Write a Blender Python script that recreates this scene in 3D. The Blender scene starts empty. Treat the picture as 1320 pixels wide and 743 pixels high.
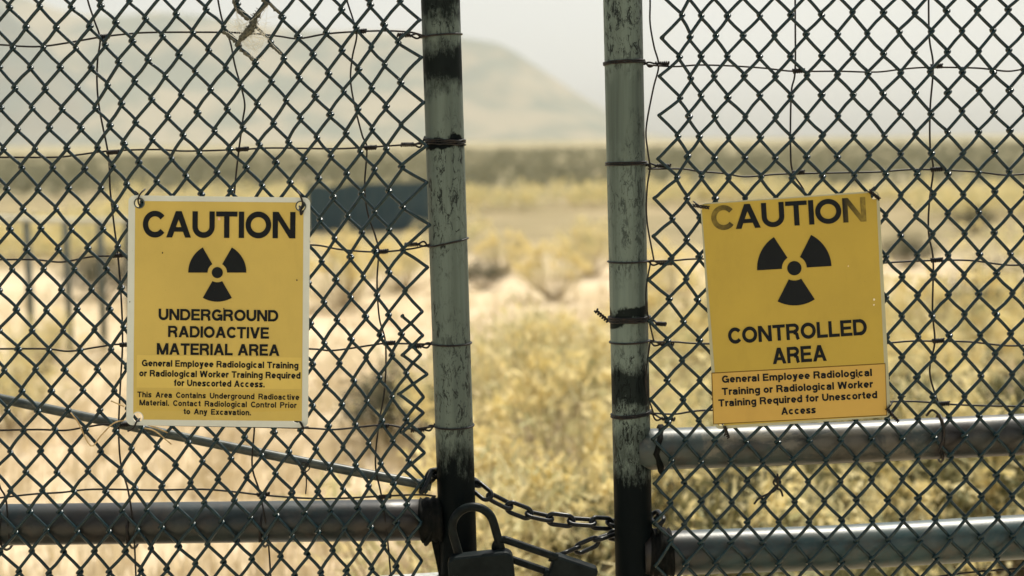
import bpy, math, random
from mathutils import Vector, Matrix, noise
random.seed(7)
PI = math.pi
sc = bpy.context.scene
col = sc.collection

# ------------------------------------------------------------------ camera
CAM = Vector((0.0, -2.2, 1.5))
PITCH = math.radians(5.9)
ROLL = math.radians(-0.65)
F = 1833.0                                   # focal length in photograph pixels (1320 wide)
cd = bpy.data.cameras.new("camera"); cam = bpy.data.objects.new("camera", cd); col.objects.link(cam)
cd.sensor_width = 36; cd.lens = 36 * F / 1320
cd.clip_start = 0.05; cd.clip_end = 40000
ROT = (Matrix.Rotation(PI / 2 - PITCH, 3, 'X') @ Matrix.Rotation(ROLL, 3, 'Z'))
cam.matrix_world = Matrix.Translation(CAM) @ ROT.to_4x4()
cd.dof.use_dof = True; cd.dof.focus_distance = 2.17; cd.dof.aperture_fstop = 2.9; cd.dof.aperture_blades = 9
sc.camera = cam

# ------------------------------------------------------------------ sky, sun, exposure
EL, AZ = math.radians(60), math.radians(24)      # sun high beyond the gate, a little to the right
w = bpy.data.worlds.new("World"); sc.world = w; w.use_nodes = True
wn = w.node_tree; wn.nodes.clear()
sky = wn.nodes.new('ShaderNodeTexSky'); sky.sky_type = 'NISHITA'; sky.sun_disc = False
sky.sun_elevation = EL; sky.sun_rotation = AZ; sky.dust_density = 3.0; sky.air_density = 1.0; sky.ozone_density = 0.6
hs = wn.nodes.new('ShaderNodeHueSaturation'); hs.inputs['Saturation'].default_value = 0.15
bg = wn.nodes.new('ShaderNodeBackground'); bg.inputs[1].default_value = 0.12
wo = wn.nodes.new('ShaderNodeOutputWorld')
tintn = wn.nodes.new('ShaderNodeMix'); tintn.data_type = 'RGBA'; tintn.blend_type = 'MULTIPLY'; tintn.inputs[0].default_value = 1
tintn.inputs[7].default_value = (.975, 1.0, 1.03, 1)
wn.links.new(sky.outputs[0], hs.inputs['Color']); wn.links.new(hs.outputs[0], tintn.inputs[6])
wn.links.new(tintn.outputs[2], bg.inputs[0]); wn.links.new(bg.outputs[0], wo.inputs[0])
sl = bpy.data.lights.new("sun", 'SUN'); sl.energy = 5.0; sl.angle = math.radians(0.5); sl.color = (1.0, 0.93, 0.8)
sun = bpy.data.objects.new("sun", sl); col.objects.link(sun)
sd = Vector((math.sin(AZ) * math.cos(EL), math.cos(AZ) * math.cos(EL), math.sin(EL)))
sun.rotation_euler = sd.to_track_quat('Z', 'Y').to_euler(); sun.location = (0, 0, 20)
sc.view_settings.view_transform = 'Standard'; sc.view_settings.look = 'None'
sc.view_settings.exposure = 0.40; sc.view_settings.gamma = 1
sc.render.engine = 'CYCLES'
try:
    sc.cycles.use_denoising = True; sc.cycles.max_bounces = 6; sc.cycles.volume_bounces = 1
except Exception: pass

# ------------------------------------------------------------------ helpers
def P(px, py, y=0.0):
    """world point on the plane Y=y that the photograph shows at pixel (px, py)"""
    d = ROT @ Vector(((px - 660) / F, -(py - 371.5) / F, -1))
    return CAM + d * ((y - CAM.y) / d.y)

def PG(px, py):
    """ground point"""
    d = ROT @ Vector(((px - 660) / F, -(py - 371.5) / F, -1))
    return CAM + d * (-CAM.z / d.z)

class MB:
    def __init__(s): s.v = []; s.f = []; s.mi = []
    def add(s, vs, fs, mi=0):
        b = len(s.v); s.v += [tuple(q) for q in vs]; s.f += [tuple(b + i for i in q) for q in fs]; s.mi += [mi] * len(fs)
    def tube(s, pts, r, sides=8, caps=True, closed=False, mi=0):
        pts = [Vector(p) for p in pts]; n = len(pts)
        rr = r if isinstance(r, (list, tuple)) else [r] * n
        tang = []
        for i in range(n):
            if closed: a, b = pts[i - 1], pts[(i + 1) % n]
            else: a, b = pts[max(i - 1, 0)], pts[min(i + 1, n - 1)]
            t = (b - a)
            tang.append(t.normalized() if t.length > 1e-9 else Vector((0, 0, 1)))
        up = Vector((0, 0, 1)) if abs(tang[0].z) < .9 else Vector((1, 0, 0))
        u = tang[0].cross(up).normalized(); vs = []
        for i in range(n):
            u = (u - tang[i] * u.dot(tang[i]))
            u = u.normalized() if u.length > 1e-6 else tang[i].orthogonal().normalized()
            v = tang[i].cross(u)
            for k in range(sides):
                a = 2 * PI * k / sides
                vs.append(pts[i] + (u * math.cos(a) + v * math.sin(a)) * rr[i])
        fs = []
        m = n if closed else n - 1
        for i in range(m):
            j = (i + 1) % n
            for k in range(sides):
                k2 = (k + 1) % sides
                fs.append((i * sides + k, i * sides + k2, j * sides + k2, j * sides + k))
        if caps and not closed:
            fs.append(tuple(range(sides - 1, -1, -1))); fs.append(tuple((n - 1) * sides + k for k in range(sides)))
        s.add(vs, fs, mi)
    def prism(s, poly, mtx, th, mi=0):
        n = len(poly)
        vs = [mtx @ Vector((x, y, 0)) for x, y in poly] + [mtx @ Vector((x, y, -th)) for x, y in poly]
        fs = [tuple(range(n)), tuple(range(2 * n - 1, n - 1, -1))]
        fs += [(i, i + n, (i + 1) % n + n, (i + 1) % n) for i in range(n)]
        s.add(vs, fs, mi)
    def build(s, name, mat, parent=None, smooth=True, kind=None):
        me = bpy.data.meshes.new(name); me.from_pydata(s.v, [], s.f)
        for m in (mat if isinstance(mat, (list, tuple)) else [mat]): me.materials.append(m)
        me.polygons.foreach_set('use_smooth', [smooth] * len(me.polygons))
        if any(s.mi): me.polygons.foreach_set('material_index', s.mi)
        me.update()
        return link(name, me, parent, kind)

def link(name, me, parent=None, kind=None):
    o = bpy.data.objects.new(name, me); col.objects.link(o)
    if parent is not None:
        o.parent = parent
        o.matrix_parent_inverse = base_inv(parent)
    if kind: o['kind'] = kind
    return o
BASE = {}
def base_inv(p):
    if p.name in BASE: return Matrix.Translation(-BASE[p.name])
    return Matrix.Identity(4)
def empty(name, loc, label, cat, group=None):
    o = bpy.data.objects.new(name, None); col.objects.link(o); o.location = loc; o.empty_display_size = .1
    BASE[o.name] = Vector(loc); tag(o, label, cat, group); return o
def tag(o, label, cat, group=None):
    o['label'] = label; o['category'] = cat
    if group: o['group'] = group
    return o

def smooth_path(pts, sub=6, closed=False):
    pts = [Vector(p) for p in pts]; n = len(pts); out = []
    rng = range(n if closed else n - 1)
    for i in rng:
        p1, p2 = pts[i], pts[(i + 1) % n]
        p0 = pts[i - 1] if (closed or i > 0) else p1 * 2 - p2
        p3 = pts[(i + 2) % n] if (closed or i + 2 < n) else p2 * 2 - p1
        for k in range(sub):
            t = k / sub
            out.append(.5 * ((2 * p1) + (p2 - p0) * t + (2 * p0 - 5 * p1 + 4 * p2 - p3) * t * t + (3 * p1 - p0 - 3 * p2 + p3) * t ** 3))
    if not closed: out.append(pts[-1])
    return out

def lerp_tab(tab, x):
    if x <= tab[0][0]: return tab[0][1]
    for (a, b), (c, d) in zip(tab, tab[1:]):
        if x <= c: return b + (d - b) * (x - a) / (c - a)
    return tab[-1][1]

# ------------------------------------------------------------------ materials
def mat(name, color, rough=.6, metal=0.0, spec=.5):
    m = bpy.data.materials.new(name); m.use_nodes = True
    b = m.node_tree.nodes['Principled BSDF']
    b.inputs['Base Color'].default_value = (*color, 1); b.inputs['Roughness'].default_value = rough
    b.inputs['Metallic'].default_value = metal
    b.inputs['Specular IOR Level'].default_value = spec
    return m
class NT:
    def __init__(s, m): s.m = m; s.t = m.node_tree; s.b = s.t.nodes['Principled BSDF']
    def n(s, t, **k):
        q = s.t.nodes.new(t)
        for a, v in k.items(): setattr(q, a, v)
        return q
    def l(s, a, b): s.t.links.new(a, b)
    def coord(s, scale=(1, 1, 1), kind='Object'):
        c = s.n('ShaderNodeTexCoord'); mp = s.n('ShaderNodeMapping'); mp.inputs['Scale'].default_value = scale
        s.l(c.outputs[kind], mp.inputs[0]); return mp.outputs[0]
    def noise(s, scale, detail=4, rough=.55, sc3=(1, 1, 1), dist=0):
        q = s.n('ShaderNodeTexNoise'); q.inputs['Scale'].default_value = scale; q.inputs['Detail'].default_value = detail
        q.inputs['Roughness'].default_value = rough; q.inputs['Distortion'].default_value = dist
        s.l(s.coord(sc3), q.inputs['Vector']); return q.outputs['Fac']
    def ramp(s, fac, stops):
        q = s.n('ShaderNodeValToRGB'); e = q.color_ramp.elements
        while len(e) < len(stops): e.new(.5)
        for i, (p, c) in enumerate(stops):
            e[i].position = p; e[i].color = (*c, 1) if len(c) == 3 else c
        s.l(fac, q.inputs[0]); return q.outputs[0]
    def mix(s, fac, a, b, mode='MIX'):
        q = s.n('ShaderNodeMix', data_type='RGBA', blend_type=mode)
        for sock, v in ((q.inputs[0], fac), (q.inputs[6], a), (q.inputs[7], b)):
            if isinstance(v, (int, float)): sock.default_value = v
            elif isinstance(v, tuple): sock.default_value = (*v, 1)
            else: s.l(v, sock)
        return q.outputs[2]
    def math(s, op, a, b=0.0, clamp=False):
        q = s.n('ShaderNodeMath', operation=op, use_clamp=clamp)
        for sock, v in ((q.inputs[0], a), (q.inputs[1], b)):
            if isinstance(v, (int, float)): sock.default_value = v
            else: s.l(v, sock)
        return q.outputs[0]
    def z(s, axis='Z'):
        c = s.n('ShaderNodeTexCoord'); x = s.n('ShaderNodeSeparateXYZ'); s.l(c.outputs['Object'], x.inputs[0]); return x.outputs[axis]
    def band(s, v, lo, hi, soft):
        """1 between lo and hi, soft edges"""
        a = s.n('ShaderNodeMapRange', clamp=True); a.inputs[1].default_value = lo - soft; a.inputs[2].default_value = lo + soft
        b = s.n('ShaderNodeMapRange', clamp=True); b.inputs[1].default_value = hi - soft; b.inputs[2].default_value = hi + soft
        s.l(v, a.inputs[0]); s.l(v, b.inputs[0])
        return s.math('SUBTRACT', a.outputs[0], b.outputs[0], True)
    def bump(s, h, strength, dist=.001):
        q = s.n('ShaderNodeBump'); q.inputs['Strength'].default_value = strength; q.inputs['Distance'].default_value = dist
        s.l(h, q.inputs['Height']); s.l(q.outputs[0], s.b.inputs['Normal'])
    def base(s, c): s.l(c, s.b.inputs['Base Color'])

def m_wire():
    m = mat('coated_wire', (.05, .085, .085), .25, .0, .32); t = NT(m)
    nz = t.noise(160, 4)
    c = t.ramp(nz, [(.3, (.003, .014, .018)), (.6, (.006, .026, .032)), (.84, (.022, .038, .040))]); t.base(c)
    t.bump(t.noise(900, 2), .4, .0004); return m
def m_dark_wire():
    m = mat('rusty_tie_wire', (.012, .011, .011), .5, .0, .3); t = NT(m)
    t.base(t.ramp(t.noise(120, 3), [(.45, (.005, .006, .007)), (.8, (.028, .018, .013))])); return m
def m_post(name, zb, hi=(.15, .205, .19), seed=0):
    """galvanised pipe; zb = list of (z_lo, z_hi, soft, darkness) of grease and scorch bands in metres above ground"""
    m = mat(name, hi, .42, .0); t = NT(m)
    base = t.ramp(t.noise(9, 5, .6, (1, 1, .25)), [(.3, tuple(x * .72 for x in hi)), (.7, hi)])
    streak = t.noise(60, 5, .7, (1, 1, .12))
    base = t.mix(t.math('MULTIPLY', streak, .45), base, (.11, .125, .09))
    runs = t.ramp(t.noise(34 + 9 * seed, 4, .6, (1, 1, .035)), [(.40, (0, 0, 0)), (.62, (1, 1, 1))])
    base = t.mix(t.math('MULTIPLY', runs, .62), base, tuple(x * .30 for x in hi))
    # flaked dark paint
    fl = t.math('MULTIPLY', t.ramp(t.noise(120, 8, .82, (1, 1, .38), .8), [(.525 - .015 * seed, (0, 0, 0)), (.575 - .015 * seed, (1, 1, 1))]),
                t.ramp(t.noise(9 + seed, 3, .5, (1, 1, .6)), [(.40 - .03 * seed, (0, 0, 0)), (.55, (1, 1, 1))]))
    base = t.mix(fl, base, (.012, .018, .019))
    z = t.z(); wob = t.math('ADD', z, t.math('MULTIPLY', t.math('SUBTRACT', t.noise(22, 4), .5), .09))
    tot = None
    for lo, hi_, soft, dk in zb:
        bnd = t.band(wob, lo, hi_, soft)
        grit = t.math('ADD', bnd, t.math('MULTIPLY', t.math('SUBTRACT', t.noise(110, 8, .85, (1, 1, .3)), .5), 1.5))
        f = t.math('MULTIPLY', t.ramp(grit, [(.26, (0, 0, 0)), (.74, (1, 1, 1))]), t.math('MULTIPLY', t.ramp(bnd, [(0, (0, 0, 0)), (.25, (1, 1, 1))]), dk))
        base = t.mix(f, base, (.0035, .0060, .0070)); tot = f if tot is None else t.math('MAXIMUM', tot, f)
    t.base(base); t.l(t.math('SUBTRACT', .16, t.math('MULTIPLY', tot, .13)), t.b.inputs['Specular IOR Level'])
    rr = t.math('ADD', .38, t.math('MULTIPLY', t.noise(50, 4), .22)); t.l(rr, t.b.inputs['Roughness'])
    t.bump(t.noise(240, 4, .7), .35, .0006); return m
def m_rail(name, xb, body=(.2, .22, .2), patch=0.0):
    m = mat(name, body, .40, .0, .42); t = NT(m)
    base = t.ramp(t.noise(14, 6, .65, (.5, 1, 1)), [(.35, tuple(x * .6 for x in body)), (.62, body)])
    base = t.mix(t.math('MULTIPLY', t.ramp(t.noise(26, 6, .7), [(.5, (0, 0, 0)), (.66, (1, 1, 1))]), .65), base, (.045, .034, .026))
    base = t.mix(t.math('MULTIPLY', t.ramp(t.noise(15, 7, .7, (.6, 1, 1), .4), [(.50, (0, 0, 0)), (.60, (1, 1, 1))]), patch), base, (.20, .185, .145))
    x = t.z('X'); wob = t.math('ADD', x, t.math('MULTIPLY', t.math('SUBTRACT', t.noise(18, 5, .7), .5), .12))
    for lo, hi_, soft, dk in xb:
        base = t.mix(t.math('MULTIPLY', t.band(wob, lo, hi_, soft), dk), base, (.016, .014, .013))
    t.base(base); t.bump(t.noise(200, 4, .7), .35, .0006); return m
def m_sign(name, c, wear=.5, rough=.38):
    m = mat(name, c, rough, 0, .4); t = NT(m)
    b = t.ramp(t.noise(7, 5, .6), [(.3, tuple(x * .86 for x in c)), (.7, c)])
    b = t.mix(t.math('MULTIPLY', t.ramp(t.noise(420, 3, .6), [(.70, (0, 0, 0)), (.76, (1, 1, 1))]), wear), b, tuple(x * .35 for x in c))
    b = t.mix(t.math('MULTIPLY', t.ramp(t.noise(30, 5, .7, (1, 1, .3)), [(.55, (0, 0, 0)), (.8, (1, 1, 1))]), .22), b, tuple(x * .55 for x in c))
    t.base(b)
    rr = t.math('ADD', rough - .08, t.math('MULTIPLY', t.noise(25, 4), .2)); t.l(rr, t.b.inputs['Roughness'])
    t.bump(t.noise(12, 3), .25, .004); return m
def m_plain(name, c1, c2, scale, rough=.8, metal=0, bump=0.0, bd=.01):
    m = mat(name, c1, rough, metal, .3); t = NT(m)
    nz = t.noise(scale, 5, .6); t.base(t.ramp(nz, [(.35, c1), (.68, c2)]))
    if bump: t.bump(nz, bump, bd)
    return m

WIRE = m_wire(); DARK = m_dark_wire()
zat = lambda py: P(590, py, -.03).z
POSTL = m_post('galvanised_post_scorched', [(zat(22), 3, .022, .9), (zat(108), zat(58), .026, .95), (zat(196), zat(176), .006, 1), (-1, zat(588), .055, 1)], seed=0)
POSTR = m_post('galvanised_post_flaking', [(zat(205), zat(92), .03, .22), (zat(590), zat(555), .03, .6), (zat(425), zat(404), .006, .95), (zat(530), zat(482), .02, .92), (-1, zat(605), .05, 1)], (.18, .245, .225), seed=1)
CHAIN = m_plain('oiled_black_steel', (.004, .006, .007), (.012, .015, .016), 60, .30, .1)
CHAIN.node_tree.nodes['Principled BSDF'].inputs['Specular IOR Level'].default_value = .2
LOCKM = m_plain('blackened_lock_steel', (.005, .008, .009), (.012, .017, .018), 45, .5, .0)
LOCKM.node_tree.nodes['Principled BSDF'].inputs['Specular IOR Level'].default_value = .06
SHACK = m_plain('scuffed_shackle_steel', (.003, .005, .006), (.009, .014, .014), 70, .42, .0)
SHACK.node_tree.nodes['Principled BSDF'].inputs['Specular IOR Level'].default_value = .09
YEL_L = m_sign('faded_yellow_enamel', (.58, .445, .105)); YEL_R = m_sign('deep_yellow_enamel', (.47, .345, .046))
STK_L = m_sign('yellow_sticker_vinyl', (.66, .51, .12), .2, .3); STK_L2 = m_sign('amber_sticker_vinyl', (.57, .425, .085), .2, .3)
STK_R = m_sign('yellow_sticker_vinyl_dull', (.56, .365, .075), .2, .3)
WHT = m_sign('aged_white_enamel', (.64, .69, .64)); WHT2 = m_sign('dull_cream_enamel', (.42, .42, .28))
INK = mat('black_print', (.008, .011, .014), .6, 0, .12)
INKF = mat('faded_black_print', (.008, .011, .014), .6, 0, .12)
BARM = m_plain('weathered_brace_steel', (.03, .042, .042), (.10, .115, .10), 40, .36, 0)
STRAW = m_plain('dry_straw', (.35, .24, .11), (.55, .42, .22), 80, .8)

# ------------------------------------------------------------------ the ground, hills, haze
def gz(x, y):
    r = math.hypot(x, y + 2.2)
    a = .05 * min(1, r / 8) * noise.noise(Vector((x * .25, y * .25, 0)))
    if r > 60: a += min(1, (r - 60) / 300) * 1.6 * noise.noise(Vector((x * .006, y * .006, 3)))
    if r > 500: a += min(1, (r - 500) / 2000) * 4.0 * (noise.noise(Vector((x * .0012, y * .0012, 7))) + .35)
    return a
def ground():
    rings = [0.0]; r = .6
    while r < 7800: rings.append(r); r *= 1.075
    S = 144; vs = [(0, -2.2, gz(0, -2.2))]; fs = []
    for q in rings[1:]:
        for k in range(S):
            a = 2 * PI * k / S; x, y = q * math.cos(a), q * math.sin(a) - 2.2; vs.append((x, y, gz(x, y)))
    for k in range(S): fs.append((0, 1 + k, 1 + (k + 1) % S))
    for i in range(len(rings) - 2):
        for k in range(S):
            a, b = 1 + i * S + k, 1 + i * S + (k + 1) % S; fs.append((a, a + S, b + S, b))
    m = mat('desert_soil', (.4, .3, .18), .95, 0, .1); t = NT(m)
    soil = t.ramp(t.noise(.9, 8, .65), [(.30, (.44, .345, .22)), (.5, (.58, .465, .32)), (.7, (.66, .56, .41))])
    grass = t.ramp(t.noise(2.2, 8, .7), [(.35, (.48, .39, .24)), (.65, (.60, .50, .35))])
    near = t.mix(t.ramp(t.noise(.33, 5, .6), [(.42, (0, 0, 0)), (.58, (1, 1, 1))]), soil, grass)
    midn = t.ramp(t.noise(.5, 8, .7, (.5, 1, 1)), [(.36, (.16, .14, .075)), (.5, (.25, .205, .115)), (.66, (.36, .29, .175))])
    sage = t.ramp(t.noise(.22, 9, .72, (.6, 1, 1)), [(.38, (.13, .125, .075)), (.52, (.28, .245, .145)), (.64, (.48, .37, .23))])
    c = t.n('ShaderNodeTexCoord'); ln = t.n('ShaderNodeVectorMath', operation='LENGTH'); t.l(c.outputs['Object'], ln.inputs[0])
    dd = t.math('ADD', ln.outputs['Value'], t.math('MULTIPLY', t.math('SUBTRACT', t.noise(.06, 4), .5), 30))
    f = t.n('ShaderNodeMapRange', clamp=True); f.inputs[1].default_value = 36; f.inputs[2].default_value = 52; t.l(dd, f.inputs[0])
    f0 = t.n('ShaderNodeMapRange', clamp=True); f0.inputs[1].default_value = 14.5; f0.inputs[2].default_value = 18.5; t.l(ln.outputs['Value'], f0.inputs[0]); near = t.mix(f0.outputs[0], near, midn)
    far = t.ramp(t.noise(.012, 6, .6, (.35, 1, 1)), [(.42, (.16, .15, .09)), (.54, (.32, .28, .165)), (.64, (.46, .37, .23))])
    f2 = t.n('ShaderNodeMapRange', clamp=True); f2.inputs[1].default_value = 120; f2.inputs[2].default_value = 400; t.l(dd, f2.inputs[0])
    t.base(t.mix(f.outputs[0], near, t.mix(f2.outputs[0], sage, far)))
    t.bump(t.noise(9, 8, .7), .6, .04)
    b = MB(); b.add(vs, fs); b.build('ground', m, kind='structure')
ground()

def hill(name, ridge, Y, depth, seed, c1, c2):
    """mountain range: ridge pixels give the skyline at distance Y; slopes fall toward and away from the viewer"""
    pts = [P(px, py, Y) for px, py in ridge]
    xs = [p.x for p in pts]; tab = [(p.x, p.z) for p in pts]
    NX, NY = 150, 46; vs = []; fs = []
    x0, x1 = xs[0], xs[-1]
    for j in range(NY + 1):
        v = j / NY * 2 - 1                       # -1 foot on our side, 0 ridge, 1 far foot
        for i in range(NX + 1):
            x = x0 + (x1 - x0) * i / NX
            h = max(lerp_tab(tab, x), 0)
            prof = (1 - abs(v)) ** 1.25
            n = noise.fractal(Vector((x * .0016 + seed, v * 2.2, seed)), .9, 2.1, 5)
            n2 = abs(noise.noise(Vector((x * .0035 + seed, v * 1.1, 4 + seed))))
            z = h * prof * (1 + (n * .22 - n2 * .32) * min(1, abs(v) * 3) ) - 6 * abs(v)
            vs.append((x, Y + v * depth + 120 * noise.noise(Vector((x * .002, seed, 0))), max(z, -6)))
    for j in range(NY):
        for i in range(NX):
            a = j * (NX + 1) + i; fs.append((a, a + 1, a + NX + 2, a + NX + 1))
    m = mat(name + '_slopes', c1, .95, 0, .1); t = NT(m)
    t.base(t.ramp(t.noise(.0038, 7, .62, (1, .7, 1.6)), [(.44, c1), (.56, c2)]))
    b = MB(); b.add(vs, fs); b.build(name, m, kind='structure')
hill('distant_hills', [(-500, -30), (-260, -60), (-60, -34), (0, -16), (50, 4), (90, 17), (140, 20), (200, 15), (270, 22), (340, 34), (430, 40), (520, 41), (600, 49), (645, 57), (668, 70), (700, 91), (740, 118), (780, 142), (820, 166), (870, 181), (900, 184)],
     5600, 1500, 2.3, (.10, .118, .082), (.25, .212, .135))
hill('near_hill', [(-900, 20), (-500, -70), (-200, -50), (-60, -20), (0, 6), (40, 40), (90, 90), (150, 140), (230, 175), (300, 189)],
     4700, 700, 9.1, (.09, .11, .09), (.14, .13, .095))

hm = bpy.data.materials.new('warm_haze'); hm.use_nodes = True; hn = hm.node_tree; hn.nodes.clear()
pv = hn.nodes.new('ShaderNodeVolumePrincipled'); pv.inputs['Color'].default_value = (.755, .775, .765, 1)
pv.inputs['Density'].default_value = 1.3e-4; pv.inputs['Anisotropy'].default_value = 0.0
ho = hn.nodes.new('ShaderNodeOutputMaterial'); hn.links.new(pv.outputs[0], ho.inputs['Volume'])
b = MB(); X0, X1, Y0, Y1, Z0, Z1 = -8200, 8200, -8200, 8200, -14, 900
b.add([(x, y, z) for x in (X0, X1) for y in (Y0, Y1) for z in (Z0, Z1)], [(0, 1, 3, 2), (4, 6, 7, 5), (0, 4, 5, 1), (2, 3, 7, 6), (0, 2, 6, 4), (1, 5, 7, 3)])
b.build('haze', hm, smooth=False, kind='stuff')

# ------------------------------------------------------------------ vegetation
BR_LEAF = m_plain('brush_leaf', (.42, .41, .21), (.84, .72, .43), 7, .8)
BR_LEAF_D = m_plain('sage_leaf', (.15, .155, .10), (.32, .30, .20), 7, .85)
BLOOM = m_plain('yellow_bloom', (.70, .58, .25), (.86, .76, .46), 12, .8)
STEM = m_plain('dry_stem', (.22, .17, .10), (.42, .33, .20), 20, .9)
GRASS = m_plain('cured_grass', (.50, .41, .25), (.74, .64, .45), 5, .85)
for m_ in (BR_LEAF, BR_LEAF_D, BLOOM, GRASS):       # thin leaves let some light through
    nt = m_.node_tree; bs = nt.nodes['Principled BSDF']; tr = nt.nodes.new('ShaderNodeBsdfTranslucent'); mx = nt.nodes.new('ShaderNodeMixShader')
    mx.inputs[0].default_value = .35
    src = bs.inputs['Base Color'].links[0].from_socket
    nt.links.new(src, tr.inputs[0]); nt.links.new(bs.outputs[0], mx.inputs[1]); nt.links.new(tr.outputs[0], mx.inputs[2])
    nt.links.new(mx.outputs[0], nt.nodes['Material Output'].inputs['Surface'])

def shrub_into(b, c, h, rad, n, bloom, seed, leaf=.03, stems=14, rng=None):
    """leaf-sized blades round upward-fanning stems; material 0 leaf, 1 bloom, 2 stem"""
    rng = rng or random.Random(seed)
    tips = []
    for k in range(stems):
        a = rng.uniform(0, 2 * PI); q = math.sqrt(rng.random())
        tip = Vector((math.cos(a) * q * rad, math.sin(a) * q * rad, h * (1 - .45 * q * q) * rng.uniform(.75, 1.08)))
        tips.append(tip)
        if stems >= 8:
            root = Vector((tip.x * .15, tip.y * .15, 0)); mid = root.lerp(tip, .5) + Vector((tip.x * .12, tip.y * .12, .02 * h))
            b.tube([c + root, c + mid, c + tip * .97], [.006, .004, .0015], 3, False, mi=2)
    for k in range(n):
        tip = rng.choice(tips); isb = rng.random() < bloom * .6
        t = rng.uniform(.93, 1.06) if isb else rng.uniform(.25, 1.0) ** .6
        sp_ = (.05 if isb else .12) * rad
        p = Vector((tip.x * (.15 + .85 * t), tip.y * (.15 + .85 * t), tip.z * t)) + Vector([rng.gauss(0, sp_) for _ in range(3)])
        p.z = max(p.z, .01)
        d = (Vector((p.x * .6, p.y * .6, .35 * h + .1)) + Vector([rng.gauss(0, .30) for _ in range(3)])).normalized()
        s_ = d.cross(Vector([rng.gauss(0, 1) for _ in range(3)])).normalized()
        L = leaf * rng.uniform(.6, 1.3) * (.62 if isb else .8); W = L * (.75 if isb else .28)
        q = c + p
        b.add([q - s_ * W, q + s_ * W, q + d * L * 2], [(0, 1, 2)], 1 if isb else 0)

DARKL = m_plain('dark_sage_leaf', (.05, .06, .038), (.13, .13, .08), 7, .85)
DRYL = m_plain('dead_brush_leaf', (.46, .38, .26), (.76, .66, .50), 7, .85)
protos = {}
def proto(kind):
    if kind not in protos:
        spec = {'bloom': (.55, .42, 3600, .75, BR_LEAF, 11), 'bloom2': (.48, .50, 3600, .6, BR_LEAF, 5), 'sage': (.5, .42, 4200, 0.02, DARKL, 23), 'olive': (.6, .42, 3600, .2, BR_LEAF, 31), 'dry': (.5, .5, 3000, 0, DRYL, 77)}[kind]
        h, r, n, bl, lm, sd_ = spec
        b = MB(); shrub_into(b, Vector((0, 0, 0)), h, r, n, bl, sd_, .022, 34)
        me = bpy.data.meshes.new('foliage'); me.from_pydata(b.v, [], b.f)
        for m in (lm, BLOOM, STEM): me.materials.append(m)
        me.polygons.foreach_set('material_index', b.mi); me.update()
        protos[kind] = me
    return protos[kind]
# (pixel x, pixel y of the foot, scale, kind, name, label)
PL = [
 (508, 575, .85, 'sage', 'sagebrush', 'dark green sagebrush beyond the mesh just left of the left gate post'),
 (15, 560, .75, 'olive', 'rabbitbrush', 'greenish bush at the far left edge above the diagonal brace bar'),
 (622, 372, .65, 'sage', 'sagebrush', 'small dark round sagebrush right beside the left post at mid height'),
 (715, 388, 1.0, 'bloom', 'rabbitbrush', 'yellow green bush in the post gap beyond the pale bare strip'),
 (665, 590, 1.05, 'bloom2', 'rabbitbrush', 'big yellow flowering bush filling the left half of the post gap'),
 (745, 575, 1.05, 'bloom', 'rabbitbrush', 'tall yellow flowering bush by the right post in the post gap'),
 (700, 520, .8, 'olive', 'rabbitbrush', 'olive bush behind the big flowering bush in the post gap'),
 (640, 760, .8, 'bloom', 'rabbitbrush', 'yellow bush low in the gap right below the sagging chain'),
 (765, 770, .85, 'bloom', 'rabbitbrush', 'yellow bush behind the tilted small padlock'),
 (880, 640, 1.0, 'bloom2', 'rabbitbrush', 'pale yellow bush beside the right post above the lower rail'),
 (985, 705, 1.15, 'olive', 'rabbitbrush', 'tall olive stalky bush between the right rails under the tilted sign'),
 (1075, 715, 1.2, 'sage', 'sagebrush', 'dark stalky bush between the right rails below the sign corner'),
 (1160, 690, 1.1, 'olive', 'rabbitbrush', 'dull green bush between the right rails behind the hanging wire hook'),
 (1240, 745, 1.05, 'bloom', 'rabbitbrush', 'bright yellow blooming bush between the two right rails'),
 (1310, 690, 1.1, 'sage', 'sagebrush', 'dark green bush at the right picture edge between the rails'),
 (900, 800, 1.0, 'sage', 'sagebrush', 'dark bush below the lower right rail near its post'),
 (1060, 810, 1.0, 'bloom2', 'rabbitbrush', 'yellowish bush below the middle of the lower right rail'),
 (1170, 345, .8, 'sage', 'sagebrush', 'dark sagebrush right of the tilted sign top at mid distance'),
 (1285, 440, 1.2, 'sage', 'sagebrush', 'dark grey green sagebrush at right edge level with the sign middle'),
 (1255, 300, .8, 'sage', 'sagebrush', 'low dark sagebrush in the tan strip near the upper right edge'),
 (1230, 480, 1.2, 'bloom', 'rabbitbrush', 'wide yellow bush right of the tilted sign lower half'),
 (1170, 545, 1.0, 'bloom2', 'rabbitbrush', 'yellow bush just above the upper right rail beside the sign'),
 (865, 500, 1.1, 'bloom', 'rabbitbrush', 'yellow bush between the right post and the tilted sign'),
 (870, 380, 1.1, 'bloom2', 'rabbitbrush', 'farther yellow bush seen left of the tilted sign middle'),
 (445, 395, 1.1, 'bloom', 'rabbitbrush', 'yellow green bush in front of the dark screen left of the left post'),
 (520, 375, 1.2, 'bloom2', 'rabbitbrush', 'yellow bush against the left post below the dark screen'),
 (130, 385, 1.0, 'sage', 'sagebrush', 'dull bush beside the low railing near the left sign'),
 (700, 668, .75, 'dry', 'dead_bush', 'pale dried out bush right above the middle of the sagging chain'),
 (735, 610, .6, 'dry', 'dead_bush', 'pale dead brush clump by the right post above the chain'),
 (648, 352, .9, 'bloom', 'rabbitbrush', 'olive yellow bush just right of the left post above the small dark bush'),
 (760, 356, 1.0, 'olive', 'rabbitbrush', 'olive bush touching the right post edge above the twisted wire pigtail'),
 (60, 480, .7, 'olive', 'rabbitbrush', 'small bush at the foot of the low railing'),
]
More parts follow.
